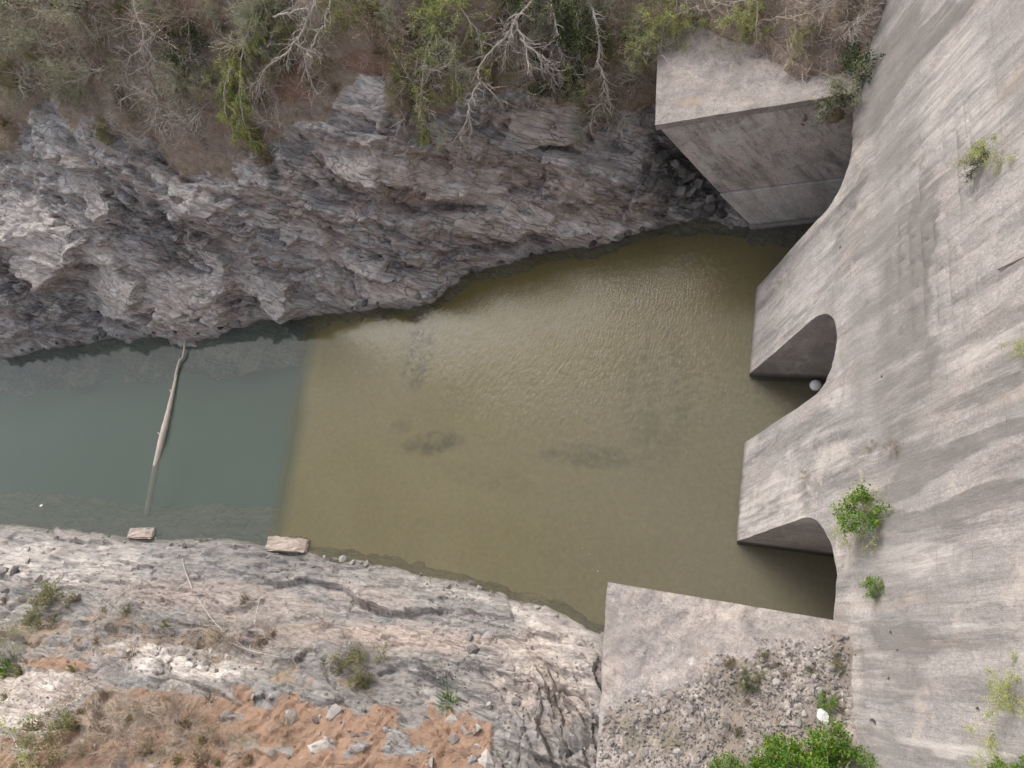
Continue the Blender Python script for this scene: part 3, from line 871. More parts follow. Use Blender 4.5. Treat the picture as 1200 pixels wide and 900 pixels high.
pl = (blob(qx, qy, 1140, 110, 60, 75, 10) * 0.5 + blob(qx, qy, 1000, 420, 30, 60, 15) * 0.35 + blob(qx, qy, 985, 480, 36, 14, -25) * 0.3 + blob(qx, qy, 1080, 650, 70, 18, -6) * 0.6
      + blob(qx, qy, 1140, 870, 55, 9, 8) * 1.0 + blob(qx, qy, 1150, 400, 60, 22, -32) * 0.5 + blob(qx, qy, 905, 600, 30, 40) * 0.5 + blob(qx, qy, 935, 330, 28, 60, 30) * 0.4)
for nm, val in (('stain', st), ('lime', pl)):
    at_ = new.attributes.new(nm, 'FLOAT', 'POINT')
    at_.data.foreach_set('value', np.clip(val, 0, 1).astype(np.float32))
BVH_DAM = BVHTree.FromPolygons([tuple(v.co) for v in new.vertices], [tuple(p.vertices) for p in new.polygons])

# ------------------------------------------------------------------ training walls
def prism(poly, y0, y1, name, skew=0.0):
    """polygon in x,z pulled along y, with softened edges"""
    bm = bmesh.new()
    a = [bm.verts.new((x, y0, z)) for x, z in poly]
    b = [bm.verts.new((x + (skew if x < 0 else 0), y1, z)) for x, z in poly]
    n = len(poly)
    bm.faces.new(a); bm.faces.new(b[::-1])
    for i in range(n):
        bm.faces.new((a[i], b[i], b[(i + 1) % n], a[(i + 1) % n]))
    bmesh.ops.recalc_face_normals(bm, faces=bm.faces)
    bmesh.ops.bevel(bm, geom=list(bm.edges), offset=0.07, segments=2, affect='EDGES')
    me = bpy.data.meshes.new(name)
    bm.to_mesh(me); bm.free()
    return me
def rake(z):                                                  # the end of the far wall leans out with the rock it was cast on
    return -0.8 - 6.2 * z / 13.0
tw = empty('training_wall', (0, 27, 0), 'tall shaded concrete training wall under the far bank, end cut on a slant', 'wall')
def part_at(me, name, mat, parent):
    o = link(name, me, mat, parent)
    o.matrix_parent_inverse = Matrix.Translation(parent.location).inverted()
    return o
me = prism([(rake(0) , 0.33), (rake(4.7), 4.7), (17.6, 4.7), (17.6, 0.33)], 26.78, 44, 'lower_lift')
part_at(me, 'lower_lift', M_LIFT, tw)
me = prism([(rake(4.74) - .02, 4.74), (rake(12.55), 12.55), (17.7, 12.55), (17.7, 4.74)], 26.95, 44, 'upper_lift')
part_at(me, 'upper_lift', M_WALL, tw)
me = prism([(rake(0) - .1, -2.0), (rake(0) - .1, 0.3), (17.8, 0.3), (17.8, -2.0)], 26.6, 44, 'footing')
part_at(me, 'footing', M_TOP, tw)
# top slab, uneven
gx, gy = np.meshgrid(np.linspace(rake(12.9) - 0.06, 9.3, 110), np.linspace(26.88, 44, 110))
gz = 12.98 + 0.05 * fbm(gx * 0.6, gy * 0.6, 4, 4)
def slab(gx, gy, gz, drop, name):
    nr, nc = gx.shape
    gx = np.pad(gx, 1, 'edge'); gy = np.pad(gy, 1, 'edge'); gz = np.pad(gz, 1, 'edge')
    m = np.zeros_like(gx, bool); m[0, :] = m[-1, :] = True; m[:, 0] = m[:, -1] = True
    gz = np.where(m, gz - drop, gz)
    me = grid_mesh(name, gx, gy, gz)
    me.set_sharp_from_angle(angle=math.radians(40))
    return me
part_at(slab(gx, gy, gz, 0.5, 'coping'), 'coping', M_TOP, tw)
SKEW = Matrix.Translation((-0.8, 26.75, 0)) @ Matrix.Rotation(math.radians(5.5), 4, 'Z') @ Matrix.Translation((0.8, -26.75, 0))
tw.matrix_world = SKEW @ Matrix.Translation(tw.location)

nw = empty('training_wall', (0, -6, 0), 'broad concrete training wall beside the near bank, rubble and weeds on top', 'wall')
EDGE_X = -5.75
me = prism([(EDGE_X + 0.05, -2), (EDGE_X + 0.05, 12.2), (17.7, 12.2), (17.7, -2)], -5.92, -19.4, 'wall_body', 1.2)
part_at(me, 'wall_body', M_WALL, nw)
uu, vv = np.meshgrid(np.linspace(0, 1, 150), np.linspace(0, 1, 200))
gy = -5.86 - vv * 24.2 - 0.10 * uu
ex0 = EDGE_X + 0.75 * np.clip(vv * 24.2 / 8.5, 0, 1.6) + 0.05 * fbm(gy * 0.9, gy * 0, 9, 3)
gx = ex0 + uu * (9.2 - ex0)
gz = 12.58 + 0.06 * fbm(gx * 0.7, gy * 0.7, 14, 5) + 0.04 * fbm(gx * 2.2, gy * 2.2, 18, 4) - 0.12 * sstep(0.3, 0.6, fbm(gx * 0.35, gy * 0.35, 16, 4))
part_at(slab(gx, gy, gz, 0.7, 'coping'), 'coping', M_TOP, nw)

# rubble fill lying on the near wall
rx, ry = np.meshgrid(np.linspace(-4.9, 8.4, 150), np.linspace(-6.6, -30, 220))
rpx, rpy = to_photo(rx, ry, rx * 0 + 12.6)
line = np.interp(rpx, [600, 700, 760, 830, 890, 940, 990, 1100], [850, 815, 800, 772, 752, 744, 738, 735])
din = rpy - line + 14 * fbm(rx * 0.7, ry * 0.7, 25, 4)
rz = 12.42 + 0.30 * sstep(-22, 40, din) + 1.5 * sstep(30, 260, din) + 0.10 * fbm(rx * 1.6, ry * 1.6, 27, 4) * sstep(-5, 20, din)
rz = np.where(din < -22, 12.2, rz)
def mat_rubble():
    k = NT('rubble earth')
    o = k.coord()
    c = k.mix(k.noise(o, 1.8, 7, 0.7), (0.12, 0.10, 0.085), (0.36, 0.31, 0.265))
    v = k.voro(o, 5.2, out='Color')
    grit = k.ramp(k.noise(o, 0.6, 4, 0.6), [(0.42, 0.0), (0.6, 0.6)])
    c = k.mix(grit, c, k.ramp(k.xyz(v)[0], [(0.0, (0.20, 0.175, 0.155)), (1.0, (0.55, 0.50, 0.46))]))
    c = k.mix(k.ramp(k.noise(o, 0.5, 4), [(0.55, 0.0), (0.7, 0.5)]), c, (0.15, 0.145, 0.07))
    vb = k.voro(o, 5.2)
    nb = k.bump(k.math('MULTIPLY', k.math('SUBTRACT', 1.0, vb), grit), 0.9, 0.20)
    nb = k.bump(k.noise(o, 8, 6, 0.75), 0.7, 0.1, nb)
    return k.done(c, 0.95, nb, 0.2)
rme = grid_mesh('rubble_ground', rx, ry, rz, flip=True)
link('rubble_ground', rme, mat_rubble(), kind='structure')
BVH_RUB = BVHTree.FromPolygons([tuple(v.co) for v in rme.vertices], [tuple(p.vertices) for p in rme.polygons])

def hit(px, py, trees=None):
    d = ray(px, py)
    best = None
    for t in trees or (BVH_FAR, BVH_NEAR, BVH_DAM, BVH_RUB):
        r = t.ray_cast(CAM, d)
        if r[0] is not None and (best is None or r[3] < best[3]):
            best = r
    if best is None:
        return level(px, py), Vector((0, 0, 1)), 60.0
    n = best[1]
    if n.dot(d) > 0:
        n = -n
    return best[0], n, best[3]

# ------------------------------------------------------------------ loose stones and boulders
STONES = [hull_stone(i, 13 + i % 5) for i in range(14)]
for s_ in STONES:
    s_.materials.append(M_STONE)
DARKS = [hull_stone(100 + i, 20, 0.75) for i in range(8)]
for s_ in DARKS:
    s_.materials.append(M_STONE_DARK)
def stone(p, n, size, name, label, cat, group=None, meshes=STONES, sink=0.25):
    me = random.choice(meshes)
    o = link(name, me, label=label, cat=cat, group=group)
    o.rotation_euler = (random.uniform(-0.4, 0.4), random.uniform(-0.4, 0.4), random.uniform(0, 6.28))
    s = size * random.uniform(0.85, 1.15)
    o.scale = (s, s * random.uniform(0.75, 1.1), s * random.uniform(0.7, 1.0))
    o.location = p + n * (s * (0.45 - sink))
    return o
cnt = 0
while cnt < 230:
    sx_, sy_ = random.uniform(702, 992), random.uniform(742, 898)
    lim_ = np.interp(sx_, [700, 830, 890, 990], [815, 772, 752, 738])
    if sy_ < lim_ + random.gauss(0, 9) or (sx_ > 840 and sy_ > 855):
        continue
    if random.random() > 1.15 - 0.9 * min(1, (sy_ - lim_) / 110):
        continue
    p, n, _ = hit(sx_, sy_)
    stone(p, n, random.choice((0.09, 0.11, 0.13, 0.17, 0.24)), 'stone', 'small grey loose stone in the rubble on top of the near training wall', 'stone', 'loose stones in the rubble')
    cnt += 1
for (a, b, c, d_, num, szs) in ((150, 755, 260, 790, 34, (0.12, 0.2, 0.3)), (540, 745, 700, 860, 26, (0.15, 0.25, 0.4)), (0, 640, 70, 700, 16, (0.3, 0.45, 0.7)), (280, 800, 480, 890, 22, (0.15, 0.3))):
    lab = {150: 'pale broken stone on the light ledge of the near bank', 540: 'angular grey stone on the ledges left of the near training wall',
           0: 'pale grey boulder in the jumble at the left edge of the near bank', 280: 'grey stone stuck in the orange earth of the near bank'}[a]
    for i in range(num):
        p, n, _ = hit(random.uniform(a, c), random.uniform(b, d_))
        stone(p, n, random.choice(szs), 'boulder' if a == 0 else 'stone', lab, 'boulder' if a == 0 else 'stone', {150: 'stones on the pale ledge', 540: 'stones on the stepped ledges', 0: 'boulders at the left of the near bank', 280: 'stones in the orange earth'}[a])
for i in range(14):
    x_ = random.uniform(300, 600)
    p, n, _ = hit(x_, random.uniform(np.interp(x_, [300, 600], [825, 845]), 900))
    o = stone(p, n, random.choice((0.3, 0.45, 0.65, 0.9)), 'boulder', 'dark grey slab of rock jutting from the orange earth of the near bank', 'boulder', 'dark rocks in the orange earth', STONES, 0.58)
for i in range(34):
    t = random.random()
    p, n, _ = hit(778 + 74 * t + random.uniform(-12, 6), 190 + 66 * t + random.uniform(-8, 12))
    stone(p, n, random.choice((0.35, 0.5, 0.7)), 'boulder', 'dark angular boulder in the shaded gap beside the slanting end of the far wall', 'boulder', 'boulders in the gap beside the far wall', DARKS)
for i in range(46):
    k_ = random.uniform(0, 760)
    w_ = np.interp(k_, [0, 120, 235, 305, 440, 515, 550, 700, 780], [418, 396, 392, 373, 360, 345, 319, 284, 264])
    p, n, _ = hit(k_, w_ - random.uniform(0, 5))
    stone(p, n, random.choice((0.2, 0.3, 0.45)), 'shore_rock', 'grey rock at the water line of the far bank', 'rock', 'rocks along the far water line', DARKS)
for i in range(40):
    k_ = random.uniform(0, 700)
    w_ = np.interp(k_, [0, 130, 270, 380, 450, 540, 640, 705], [616, 629, 638, 650, 664, 684, 714, 742])
    p, n, _ = hit(k_, w_ + random.uniform(0, 6))
    stone(p, n, random.choice((0.15, 0.22, 0.35)), 'shore_rock', 'grey rock at the water line of the near bank', 'rock', 'rocks along the near water line', STONES)

def block(px, py, L, Wd, H, yaw, label, seed):
    bm = bmesh.new()
    bmesh.ops.create_cube(bm, size=1)
    bmesh.ops.scale(bm, vec=(L, Wd, H), verts=bm.verts)
    bmesh.ops.bevel(bm, geom=list(bm.edges), offset=0.09, segments=2, affect='EDGES')
    bmesh.ops.subdivide_edges(bm, edges=[e for e in bm.edges if e.calc_length() > 0.5], cuts=5, use_grid_fill=True)
    rr = random.Random(seed)
    for v in bm.verts:
        v.co += Vector((rr.uniform(-1, 1), rr.uniform(-1, 1), rr.uniform(-1, 1))) * 0.055
        if v.co.x > L * 0.36:                                  # broken right end
            v.co.z -= (v.co.x - L * 0.36) * 0.55
            v.co.y += rr.uniform(-0.1, 0.1)
    me = bpy.data.meshes.new('sill_block')
    bm.to_mesh(me); bm.free()
    o = link('sill_block', me, M_BLOCK, label=label, cat='block')
    p = level(px, py, H * 0.5)
    o.location = (p.x, p.y, H * 0.38)
    o.rotation_euler = (0, 0, yaw)
bd = level(370, 643) - level(303, 639)
YAW = math.atan2(bd.y, bd.x)
block(336, 638, 4.0, 1.25, 0.62, YAW, 'long beige concrete block at the near shore, at the end of the underwater apron', 1)
block(165, 625, 2.9, 1.0, 0.5, YAW + 0.05, 'smaller beige concrete block at the near shore below the fallen log', 2)
p, n, _ = hit(965, 838)
o = stone(p, n, 0.34, 'white_stone', 'white broken stone above the bright green bush on the near wall', 'stone', None, [hull_stone(301, 16)])
o.data.materials.append(M_WHITE)
p, n, _ = hit(978, 848)
o = stone(p, n, 0.22, 'white_stone', 'smaller white stone touching the top right of the bright green bush', 'stone', None, [hull_stone(302, 16)])
o.data.materials.append(M_WHITE)

# white float in the middle sluice, white scrap on the river
def white_mat():
    k = NT('weathered white plastic')
    return k.done(k.mix(k.noise(k.coord(), 4, 5), (0.78, 0.77, 0.73), (0.88, 0.87, 0.85)), 0.5)
M_PLASTIC = white_mat()
bm = bmesh.new()
bmesh.ops.create_uvsphere(bm, u_segments=20, v_segments=12, radius=0.42)
for v in bm.verts:
    v.co.z *= 0.86
me = bpy.data.meshes.new('float_body'); bm.to_mesh(me); bm.free()
me.polygons.foreach_set('use_smooth', np.full(len(me.polygons), True))
p = level(956, 451, 0.2)
fl = empty('float', (p.x, p.y, 0), 'round white float on the dark water inside the middle sluice', 'float')
link('float_body', me, M_PLASTIC, fl).location = (0, 0, 0.12)
mb = MB(); mb.tube([Vector((0, 0, 0.38)), Vector((0.02, 0.01, 0.5))], [0.05, 0.045], 8)
link('float_cap', mb.mesh('float_cap', M_PLASTIC), None, fl)
p = level(48, 592, 0)
me = hull_stone(401, 12, 0.4); me.materials.append(M_PLASTIC)
o = link('litter_scrap', me, label='small white scrap floating on the river near the left edge', cat='litter', loc=(p.x, p.y, 0.03))
o.scale = (0.28, 0.24, 0.2)

# fallen log, half sunk
a0, a1, a2, a3, a4 = level(217, 399, 0.4), level(207, 440, 0.12), level(197, 485, 0.18), level(186, 531, 0.05), level(172, 606, -2.0)
def spline(pts, n):
    out = []
    m = len(pts) - 1
    for i in range(n + 1):
        t = i / n * m
        k = min(int(t), m - 1); f = t - k
        P0, P1, P2, P3 = pts[max(k - 1, 0)], pts[k], pts[k + 1], pts[min(k + 2, m)]
        out.append(0.5 * ((2 * P1) + (P2 - P0) * f + (2 * P0 - 5 * P1 + 4 * P2 - P3) * f * f + (3 * P1 - P0 - 3 * P2 + P3) * f ** 3))
    return out
lg = empty('fallen_log', (a3.x, a3.y, 0), 'long pale fallen tree trunk lying half sunk across the green water', 'log')
mb = MB()
pts = [q - lg.location for q in spline([a1 + Vector((0, 0, 0.02)), a2, a3, a4], 22)]
rad = [0.13 + 0.19 * min(1, i / 10) + random.uniform(-0.015, 0.015) for i in range(23)]
rad[-1] = 0.22
mb.tube(pts, rad, 10)
link('trunk', mb.mesh('trunk', M_LOG, True), None, lg)
mb = MB()
for f_, dv in ((7, Vector((0.5, 0.25, 0.35))), (12, Vector((-0.45, 0.3, 0.3))), (4, Vector((-0.3, 0.35, 0.25)))):
    sb_ = MB(); sb_.tube([pts[f_], pts[f_] + dv * 0.6, pts[f_] + dv * 1.1], [0.075, 0.06, 0.04], 6)
    link('branch_stub', sb_.mesh('branch_stub', M_LOG, True), None, lg)
mid = (a0 + a1) / 2 + Vector((0.12, -0.1, 0))
pts = [q - lg.location for q in spline([a0, mid + Vector((.12, 0.2, 0)), mid - Vector((0.12, .4, 0)), a1 + Vector((0.02, -0.4, 0.03))], 10)]
mb.tube(pts, [0.10 + 0.006 * i for i in range(11)], 7)
link('branch', mb.mesh('branch', M_LOG, True), None, lg)

# steel rod sticking out of the dam face
p, n, _ = hit(1172, 316)
mb = MB()
q = p + Vector((0, 0, 0.25)) + n * 0.15
mb.tube([p - n * 0.3, p + n * 0.08, p + n * 0.12 + Vector((0.9, -0.2, 1.5)), p + n * 0.12 + Vector((2.0, -0.45, 3.4))], [0.035] * 4, 6)
rod = link('steel_rod', mb.mesh('steel_rod', M_STEEL), label='thin dark steel rod lying along the dam face at the right edge', cat='rod')

# ------------------------------------------------------------------ vegetation
def make_plant(seed, n_stem, height, lvl, bark, leafmat=None, leaf=0.14, per_tip=2, spread=0.8, droop=0.05, r=0.03, kids=4, up=1.0, side=0.7, wid=0.45, bias=None, rmin=0.012, drop_leaf=0.0):
    random.seed(seed)
    mb = MB(); tips = []
    for i in range(n_stem):
        d = Vector((random.gauss(0, side), random.gauss(0, side), up)).normalized()
        grow(mb, Vector((random.uniform(-.15, .15), random.uniform(-.15, .15), -0.15)), d, height * random.uniform(0.6, 1.0), r, lvl, tips, spread, droop, kids, 4, 0.26, rmin, bias)
    bmesh_ = mb.mesh('branches', bark)
    lm = None
    if leafmat:
        lb = MB()
        for (p, d) in tips:
            for k in range(per_tip if isinstance(per_tip, int) else (1 if random.random() < per_tip else 0)):
                if random.random() < 0.12:
                    continue
                lb.leaf(p + rv(leaf * 1.2), leaf * random.uniform(0.7, 1.3), d * 0.6 + rv(0.9) + Vector((0, 0, -drop_leaf)), wid)
        lm = lb.mesh('foliage', leafmat)
    return bmesh_, lm

PROTO = {}
for i in range(5):
    PROTO['dry', i] = make_plant(500 + i, 5, 2.6, 2, M_BARK_TAN if i % 2 else M_BARK_PALE, None, spread=0.9, droop=0.02, r=0.035, kids=5, rmin=0.014)
for i in range(3):
    PROTO['silver', i] = make_plant(520 + i, 5, 2.6, 2, M_BARK_PALE, M_LEAF_SILVER, 0.20, 5, 0.9, 0.03, 0.03, 5, wid=0.3)
    PROTO['olive', i] = make_plant(530 + i, 5, 2.2, 2, M_BARK_TAN, M_LEAF_OLIVE, 0.18, 5, 0.9, 0.02, 0.028, 5)
    PROTO['dark', i] = make_plant(540 + i, 6, 2.2, 2, M_BARK_TAN, M_LEAF_DARK, 0.22, 4, 0.9, 0.02, 0.03, 5)
    PROTO['lime', i] = make_plant(550 + i, 4, 2.8, 2, M_BARK_PALE, M_LEAF_LIME, 0.17, 5, 0.8, 0.10, 0.035, 5, drop_leaf=0.3)
    PROTO['bright', i] = make_plant(560 + i, 9, 1.5, 2, M_BARK_TAN, M_LEAF_BRIGHT, 0.17, 5, 0.85, 0.0, 0.02, 4, wid=0.55)
    PROTO['straw', i] = make_plant(570 + i, 6, 2.0, 2, M_BARK_TAN, M_STRAW, 0.22, 2, 0.8, 0.04, 0.02, 5, wid=0.2)
def make_tuft(seed, mat, n=90, h=0.7):
    random.seed(seed)
    mb = MB()
    for i in range(n):
        a = random.uniform(0, 6.28); rr = abs(random.gauss(0, 0.28))
        b = Vector((rr * math.cos(a), rr * math.sin(a), -0.05))
        d = Vector((math.cos(a) * random.uniform(0.1, 0.9), math.sin(a) * random.uniform(0.1, 0.9), 1)).normalized()
        mb.leaf(b, h * random.uniform(0.5, 1.1), d, 0.09)
    return mb.mesh('grass_tuft', mat)
TUFT = {'g': [make_tuft(i, M_LEAF_BRIGHT) for i in range(2)], 'd': [make_tuft(10 + i, M_STRAW, 110) for i in range(3)], 'o': [make_tuft(20 + i, M_LEAF_OLIVE, 110) for i in range(2)]}
random.seed(99)

def plant(kind, px, py, size, name, label, cat, group=None, lean=0.5, trees=None, squash=1.0, at=None):
    p, n, _ = at or hit(px, py, trees)
    var = random.randrange(5 if kind == 'dry' else 3)
    br, lf = PROTO[kind, var]
    up = (Vector((0, 0, 1)) * (1 - lean) + n * lean).normalized()
    rot = (Matrix.Rotation(0, 3, 'Z') @ up.to_track_quat('Z', 'Y').to_matrix()).to_4x4() @ Matrix.Rotation(random.uniform(0, 6.28), 4, 'Z')
    s = size
    mtx = Matrix.Translation(p) @ rot @ Matrix.Diagonal((s, s, s * squash, 1))
    if lf is None:
        o = link(name, br, label=label, cat=cat, group=group)
        o.matrix_world = mtx
        return o
    e = link(name, None, label=label, cat=cat, group=group)
    e.empty_display_size = 0.3
    e.matrix_world = mtx
    link('branches', br, None, e)
    link('foliage', lf, None, e)
    return e

def tuft(kind, px, py, size, label, group=None, trees=None):
    p, n, _ = hit(px, py, trees)
    o = link('grass_tuft', random.choice(TUFT[kind]), label=label, cat='grass tuft', group=group)
    up = (Vector((0, 0, 0.5)) + n * 0.5).normalized()
    o.matrix_world = Matrix.Translation(p) @ up.to_track_quat('Z', 'Y').to_matrix().to_4x4() @ Matrix.Rotation(random.uniform(0, 6.28), 4, 'Z') @ Matrix.Diagonal((size, size, size, 1))
    return o
F_ = (BVH_FAR,)

# litter of twigs and dry stalks on the far slope: nobody could count it
def litter(name, n, box, mat, trees, length, test, seed, rad=0.016, down=0.8):
    random.seed(seed)
    mb = MB()
    tries = 0
    while n > 0 and tries < 60000:
        tries += 1
        x_, y_ = random.uniform(box[0], box[2]), random.uniform(box[1], box[3])
        if not test(x_, y_):
            continue
        p, nn, _ = hit(x_, y_, trees)
        sl_ = Vector((0, 0, -1)); sl_ = (sl_ - nn * sl_.dot(nn))
        if sl_.length < 0.05:
            sl_ = Vector((1, 0, 0))
        sl_.normalize()
        t = nn.cross(sl_)
        d = (sl_ * down * random.uniform(-1, 1) + t * random.uniform(-1, 1) + nn * random.uniform(0.0, 0.45)).normalized()
        L = length * random.uniform(0.4, 1.3)
        m = p + d * L * 0.5 + nn * L * 0.08 + rv(0.05)
        r = rad * random.uniform(0.7, 1.4)
        mb.tube([p - nn * 0.03, m, p + d * L - nn * L * 0.1 + rv(0.1)], [r, r * 0.9, r * 0.4], 3)
        n -= 1
    return link(name, mb.mesh(name, mat), kind='stuff', label='dry brown twigs and stalks littering the slope', cat='litter')
def far_test(x_, y_):
    return y_ < np.interp(x_, [0, 60, 110, 180, 260, 330, 385, 400, 440, 470, 560, 640, 700, 770, 1040], [165, 132, 155, 188, 196, 175, 150, 85, 85, 130, 125, 118, 132, 130, 88]) + random.gauss(0, 8)
litter('twig_litter', 5200, (-20, -40, 1035, 200), M_BARK_TAN, F_, 0.9, far_test, 5)
litter('pale_twig_litter', 3200, (-20, -40, 1035, 205), M_BARK_PALE, F_, 1.1, far_test, 6, 0.017)
litter('near_twig_litter', 2200, (0, 690, 420, 900), M_BARK_TAN, (BVH_NEAR,), 0.6, lambda a, b: b > 720 + random.gauss(0, 20) and (a < 280 or b < 800), 8, 0.011)

def chips(name, n, box, trees, sizes, test, seed, mat, label):
    random.seed(seed)
    src = [hull_stone(600 + i, 9, 0.6) for i in range(6)]
    vs = [[v.co.copy() for v in m.vertices] for m in src]; fs = [[tuple(p.vertices) for p in m.polygons] for m in src]
    mb = MB()
    while n > 0:
        x_, y_ = random.uniform(box[0], box[2]), random.uniform(box[1], box[3])
        n -= 1
        if not test(x_, y_):
            continue
        p, nn, _ = hit(x_, y_, trees)
        k = random.randrange(6)
        r = random.uniform(*sizes) * random.choice((0.6, 0.8, 1.0, 1.3))
        R = Euler((random.uniform(0, 6), random.uniform(0, 6), random.uniform(0, 6))).to_matrix() * r
        b = len(mb.v)
        mb.v += [p + nn * r * 0.3 + R @ v for v in vs[k]]
        mb.f += [tuple(b + i for i in f) for f in fs[k]]
    return link(name, mb.mesh(name, mat), kind='stuff', label=label, cat='gravel')
chips('gravel', 3600, (700, 738, 995, 900), (BVH_RUB,), (0.045, 0.10), lambda a, b: b > np.interp(a, [700, 830, 890, 990], [812, 770, 750, 736]) + random.gauss(0, 20), 71, M_STONE, 'fine grey gravel lying on the near training wall')
chips('rock_chips', 3600, (0, 640, 705, 900), (BVH_NEAR,), (0.05, 0.12), lambda a, b: fbm(np.array([a * 0.02]), np.array([b * 0.03]), 5, 3)[0] > 0.05, 72, M_STONE, 'small broken rock chips lying on the near bank')

# thickets of dry shrubs on the far slope
random.seed(21)
G_DRY = 'dry shrubs on the far slope'
for i in range(96):
    x_ = random.uniform(-20, 330) if i < 46 else random.uniform(330, 1030)
    y_ = random.uniform(-30, 165)
    if not far_test(x_, y_ + 12):
        continue
    if 785 < x_ < 850 and y_ > 62:
        continue
    plant('dry', x_, y_, random.uniform(0.55, 1.15), 'dry_shrub', 'leafless brown shrub in the thicket on the far slope', 'shrub', G_DRY, 0.55, F_)
for i in range(30):
    x_ = random.uniform(-10, 770); y_ = random.uniform(-20, 150)
    if far_test(x_, y_ + 8):
        plant('straw', x_, y_, random.uniform(0.5, 0.95), 'dry_bush', 'straw coloured dry bush in the thicket on the far slope', 'bush', 'straw coloured bushes on the far slope', 0.5, F_)
for i in range(40):
    x_ = random.uniform(0, 770); y_ = random.uniform(0, 190)
    if far_test(x_, y_):
        tuft('d', x_, y_, random.uniform(0.8, 1.7), 'tuft of dry grass on the brown far slope', 'dry grass tufts on the far slope', F_)

LEAFY = [
 ('silver', 25, 20, 1.3, 'grey green bush in the top left corner of the far slope'),
 ('silver', 60, 55, 1.25, 'grey green sprawling bush just inside the top left corner thicket'),
 ('silver', 15, 80, 1.15, 'grey green bush at the left edge above the pale cliff'),
 ('silver', 100, 15, 1.2, 'grey green bush at the top edge right of the corner bush'),
 ('silver', 105, 90, 0.9, 'small grey green bush over the left cliff, below the sprawling bush'),
 ('dark', 110, 2, 1.2, 'dark green bush at the top edge of the left thicket'),
 ('dark', 220, 55, 0.9, 'dark green bush below the small patch of bare orange earth'),
 ('olive', 60, 70, 0.8, 'olive bush between the grey green bushes at the left'),
 ('olive', 130, 150, 0.6, 'olive bush at the foot of the left thicket on the cliff edge'),
 ('silver', 295, 45, 1.0, 'grey green plume between the dry thicket and the long pale branch'),
 ('olive', 420, 20, 1.2, 'broad olive bush at the top edge above the orange earth'),
 ('straw', 455, 40, 1.2, 'straw bush on the orange earth of the far slope'),
 ('olive', 350, 60, 0.9, 'olive bush under the long pale branch'),
 ('lime', 520, 40, 1.1, 'yellow green feathery bush at the middle of the far slope top'),
 ('lime', 497, 115, 0.8, 'yellow green tuft hanging over the cliff left of the forked dead branch'),
 ('silver', 540, 95, 0.9, 'grey green bush beside the yellow green feathery bush'),
 ('dark', 650, 85, 0.95, 'dark green bush hanging in the shade below the dead branches'),
 ('dark', 680, 30, 1.2, 'dark green bush behind the hanging dead branches'),
 ('dark', 605, 10, 1.0, 'dark green bush at the top edge left of the hanging branches'),
 ('silver', 700, 150, 0.8, 'grey green plume at the tip of the long hanging branch'),
 ('silver', 690, 110, 0.7, 'small grey green bush halfway along the long hanging branch'),
 ('lime', 778, 40, 1.0, 'bright yellow green bush at the left of the far wall top'),
 ('lime', 815, 45, 0.9, 'bright yellow green bush over the far wall coping'),
 ('lime', 850, 10, 0.9, 'yellow green bush at the top edge behind the far wall'),
 ('lime', 900, 8, 0.6, 'small yellow green sprig in the brown vines behind the far wall'),
 ('lime', 545, 25, 1.0, 'yellow green bush just right of the feathery tree, near the top edge'),
 ('lime', 480, 60, 0.7, 'yellow green bush between the orange earth and the feathery tree'),
 ('lime', 508, 140, 0.6, 'lowest yellow green tuft on the cliff below the feathery tree'),
 ('lime', 268, 105, 0.8, 'yellow green bush behind the drooping lime tree'),
 ('lime', 800, 20, 0.9, 'yellow green bush behind the far wall, upper left of its top'),
 ('lime', 870, 30, 0.7, 'yellow green bush hanging over the middle of the far wall coping'),
 ('lime', 935, 42, 0.4, 'tiny yellow green sprig on the far wall coping'),
]
for kd, x_, y_, s_, lab in LEAFY:
    plant(kd, x_, y_, s_, 'bush', lab, 'bush', None, 0.6, F_)

random.seed(44)
for i in range(64):
    x_ = random.uniform(-10, 330) if i % 2 else random.uniform(330, 780)
    y_ = random.uniform(-25, 120)
    kd = random.choice(('silver', 'silver', 'olive', 'lime')) if x_ > 330 else random.choice(('silver', 'silver', 'olive'))
    if far_test(x_, y_ + 22):
        plant(kd, x_, y_, random.uniform(0.45, 0.85), 'bush', {'silver': 'thin grey green bush among the dry shrubs on the far slope', 'olive': 'thin olive bush among the dry shrubs on the far slope', 'lime': 'thin yellow green bush among the dry shrubs on the far slope'}[kd], 'bush',
              {'silver': 'thin grey green bushes on the far slope', 'olive': 'thin olive bushes on the far slope', 'lime': 'thin yellow green bushes on the far slope'}[kd], 0.55, F_)

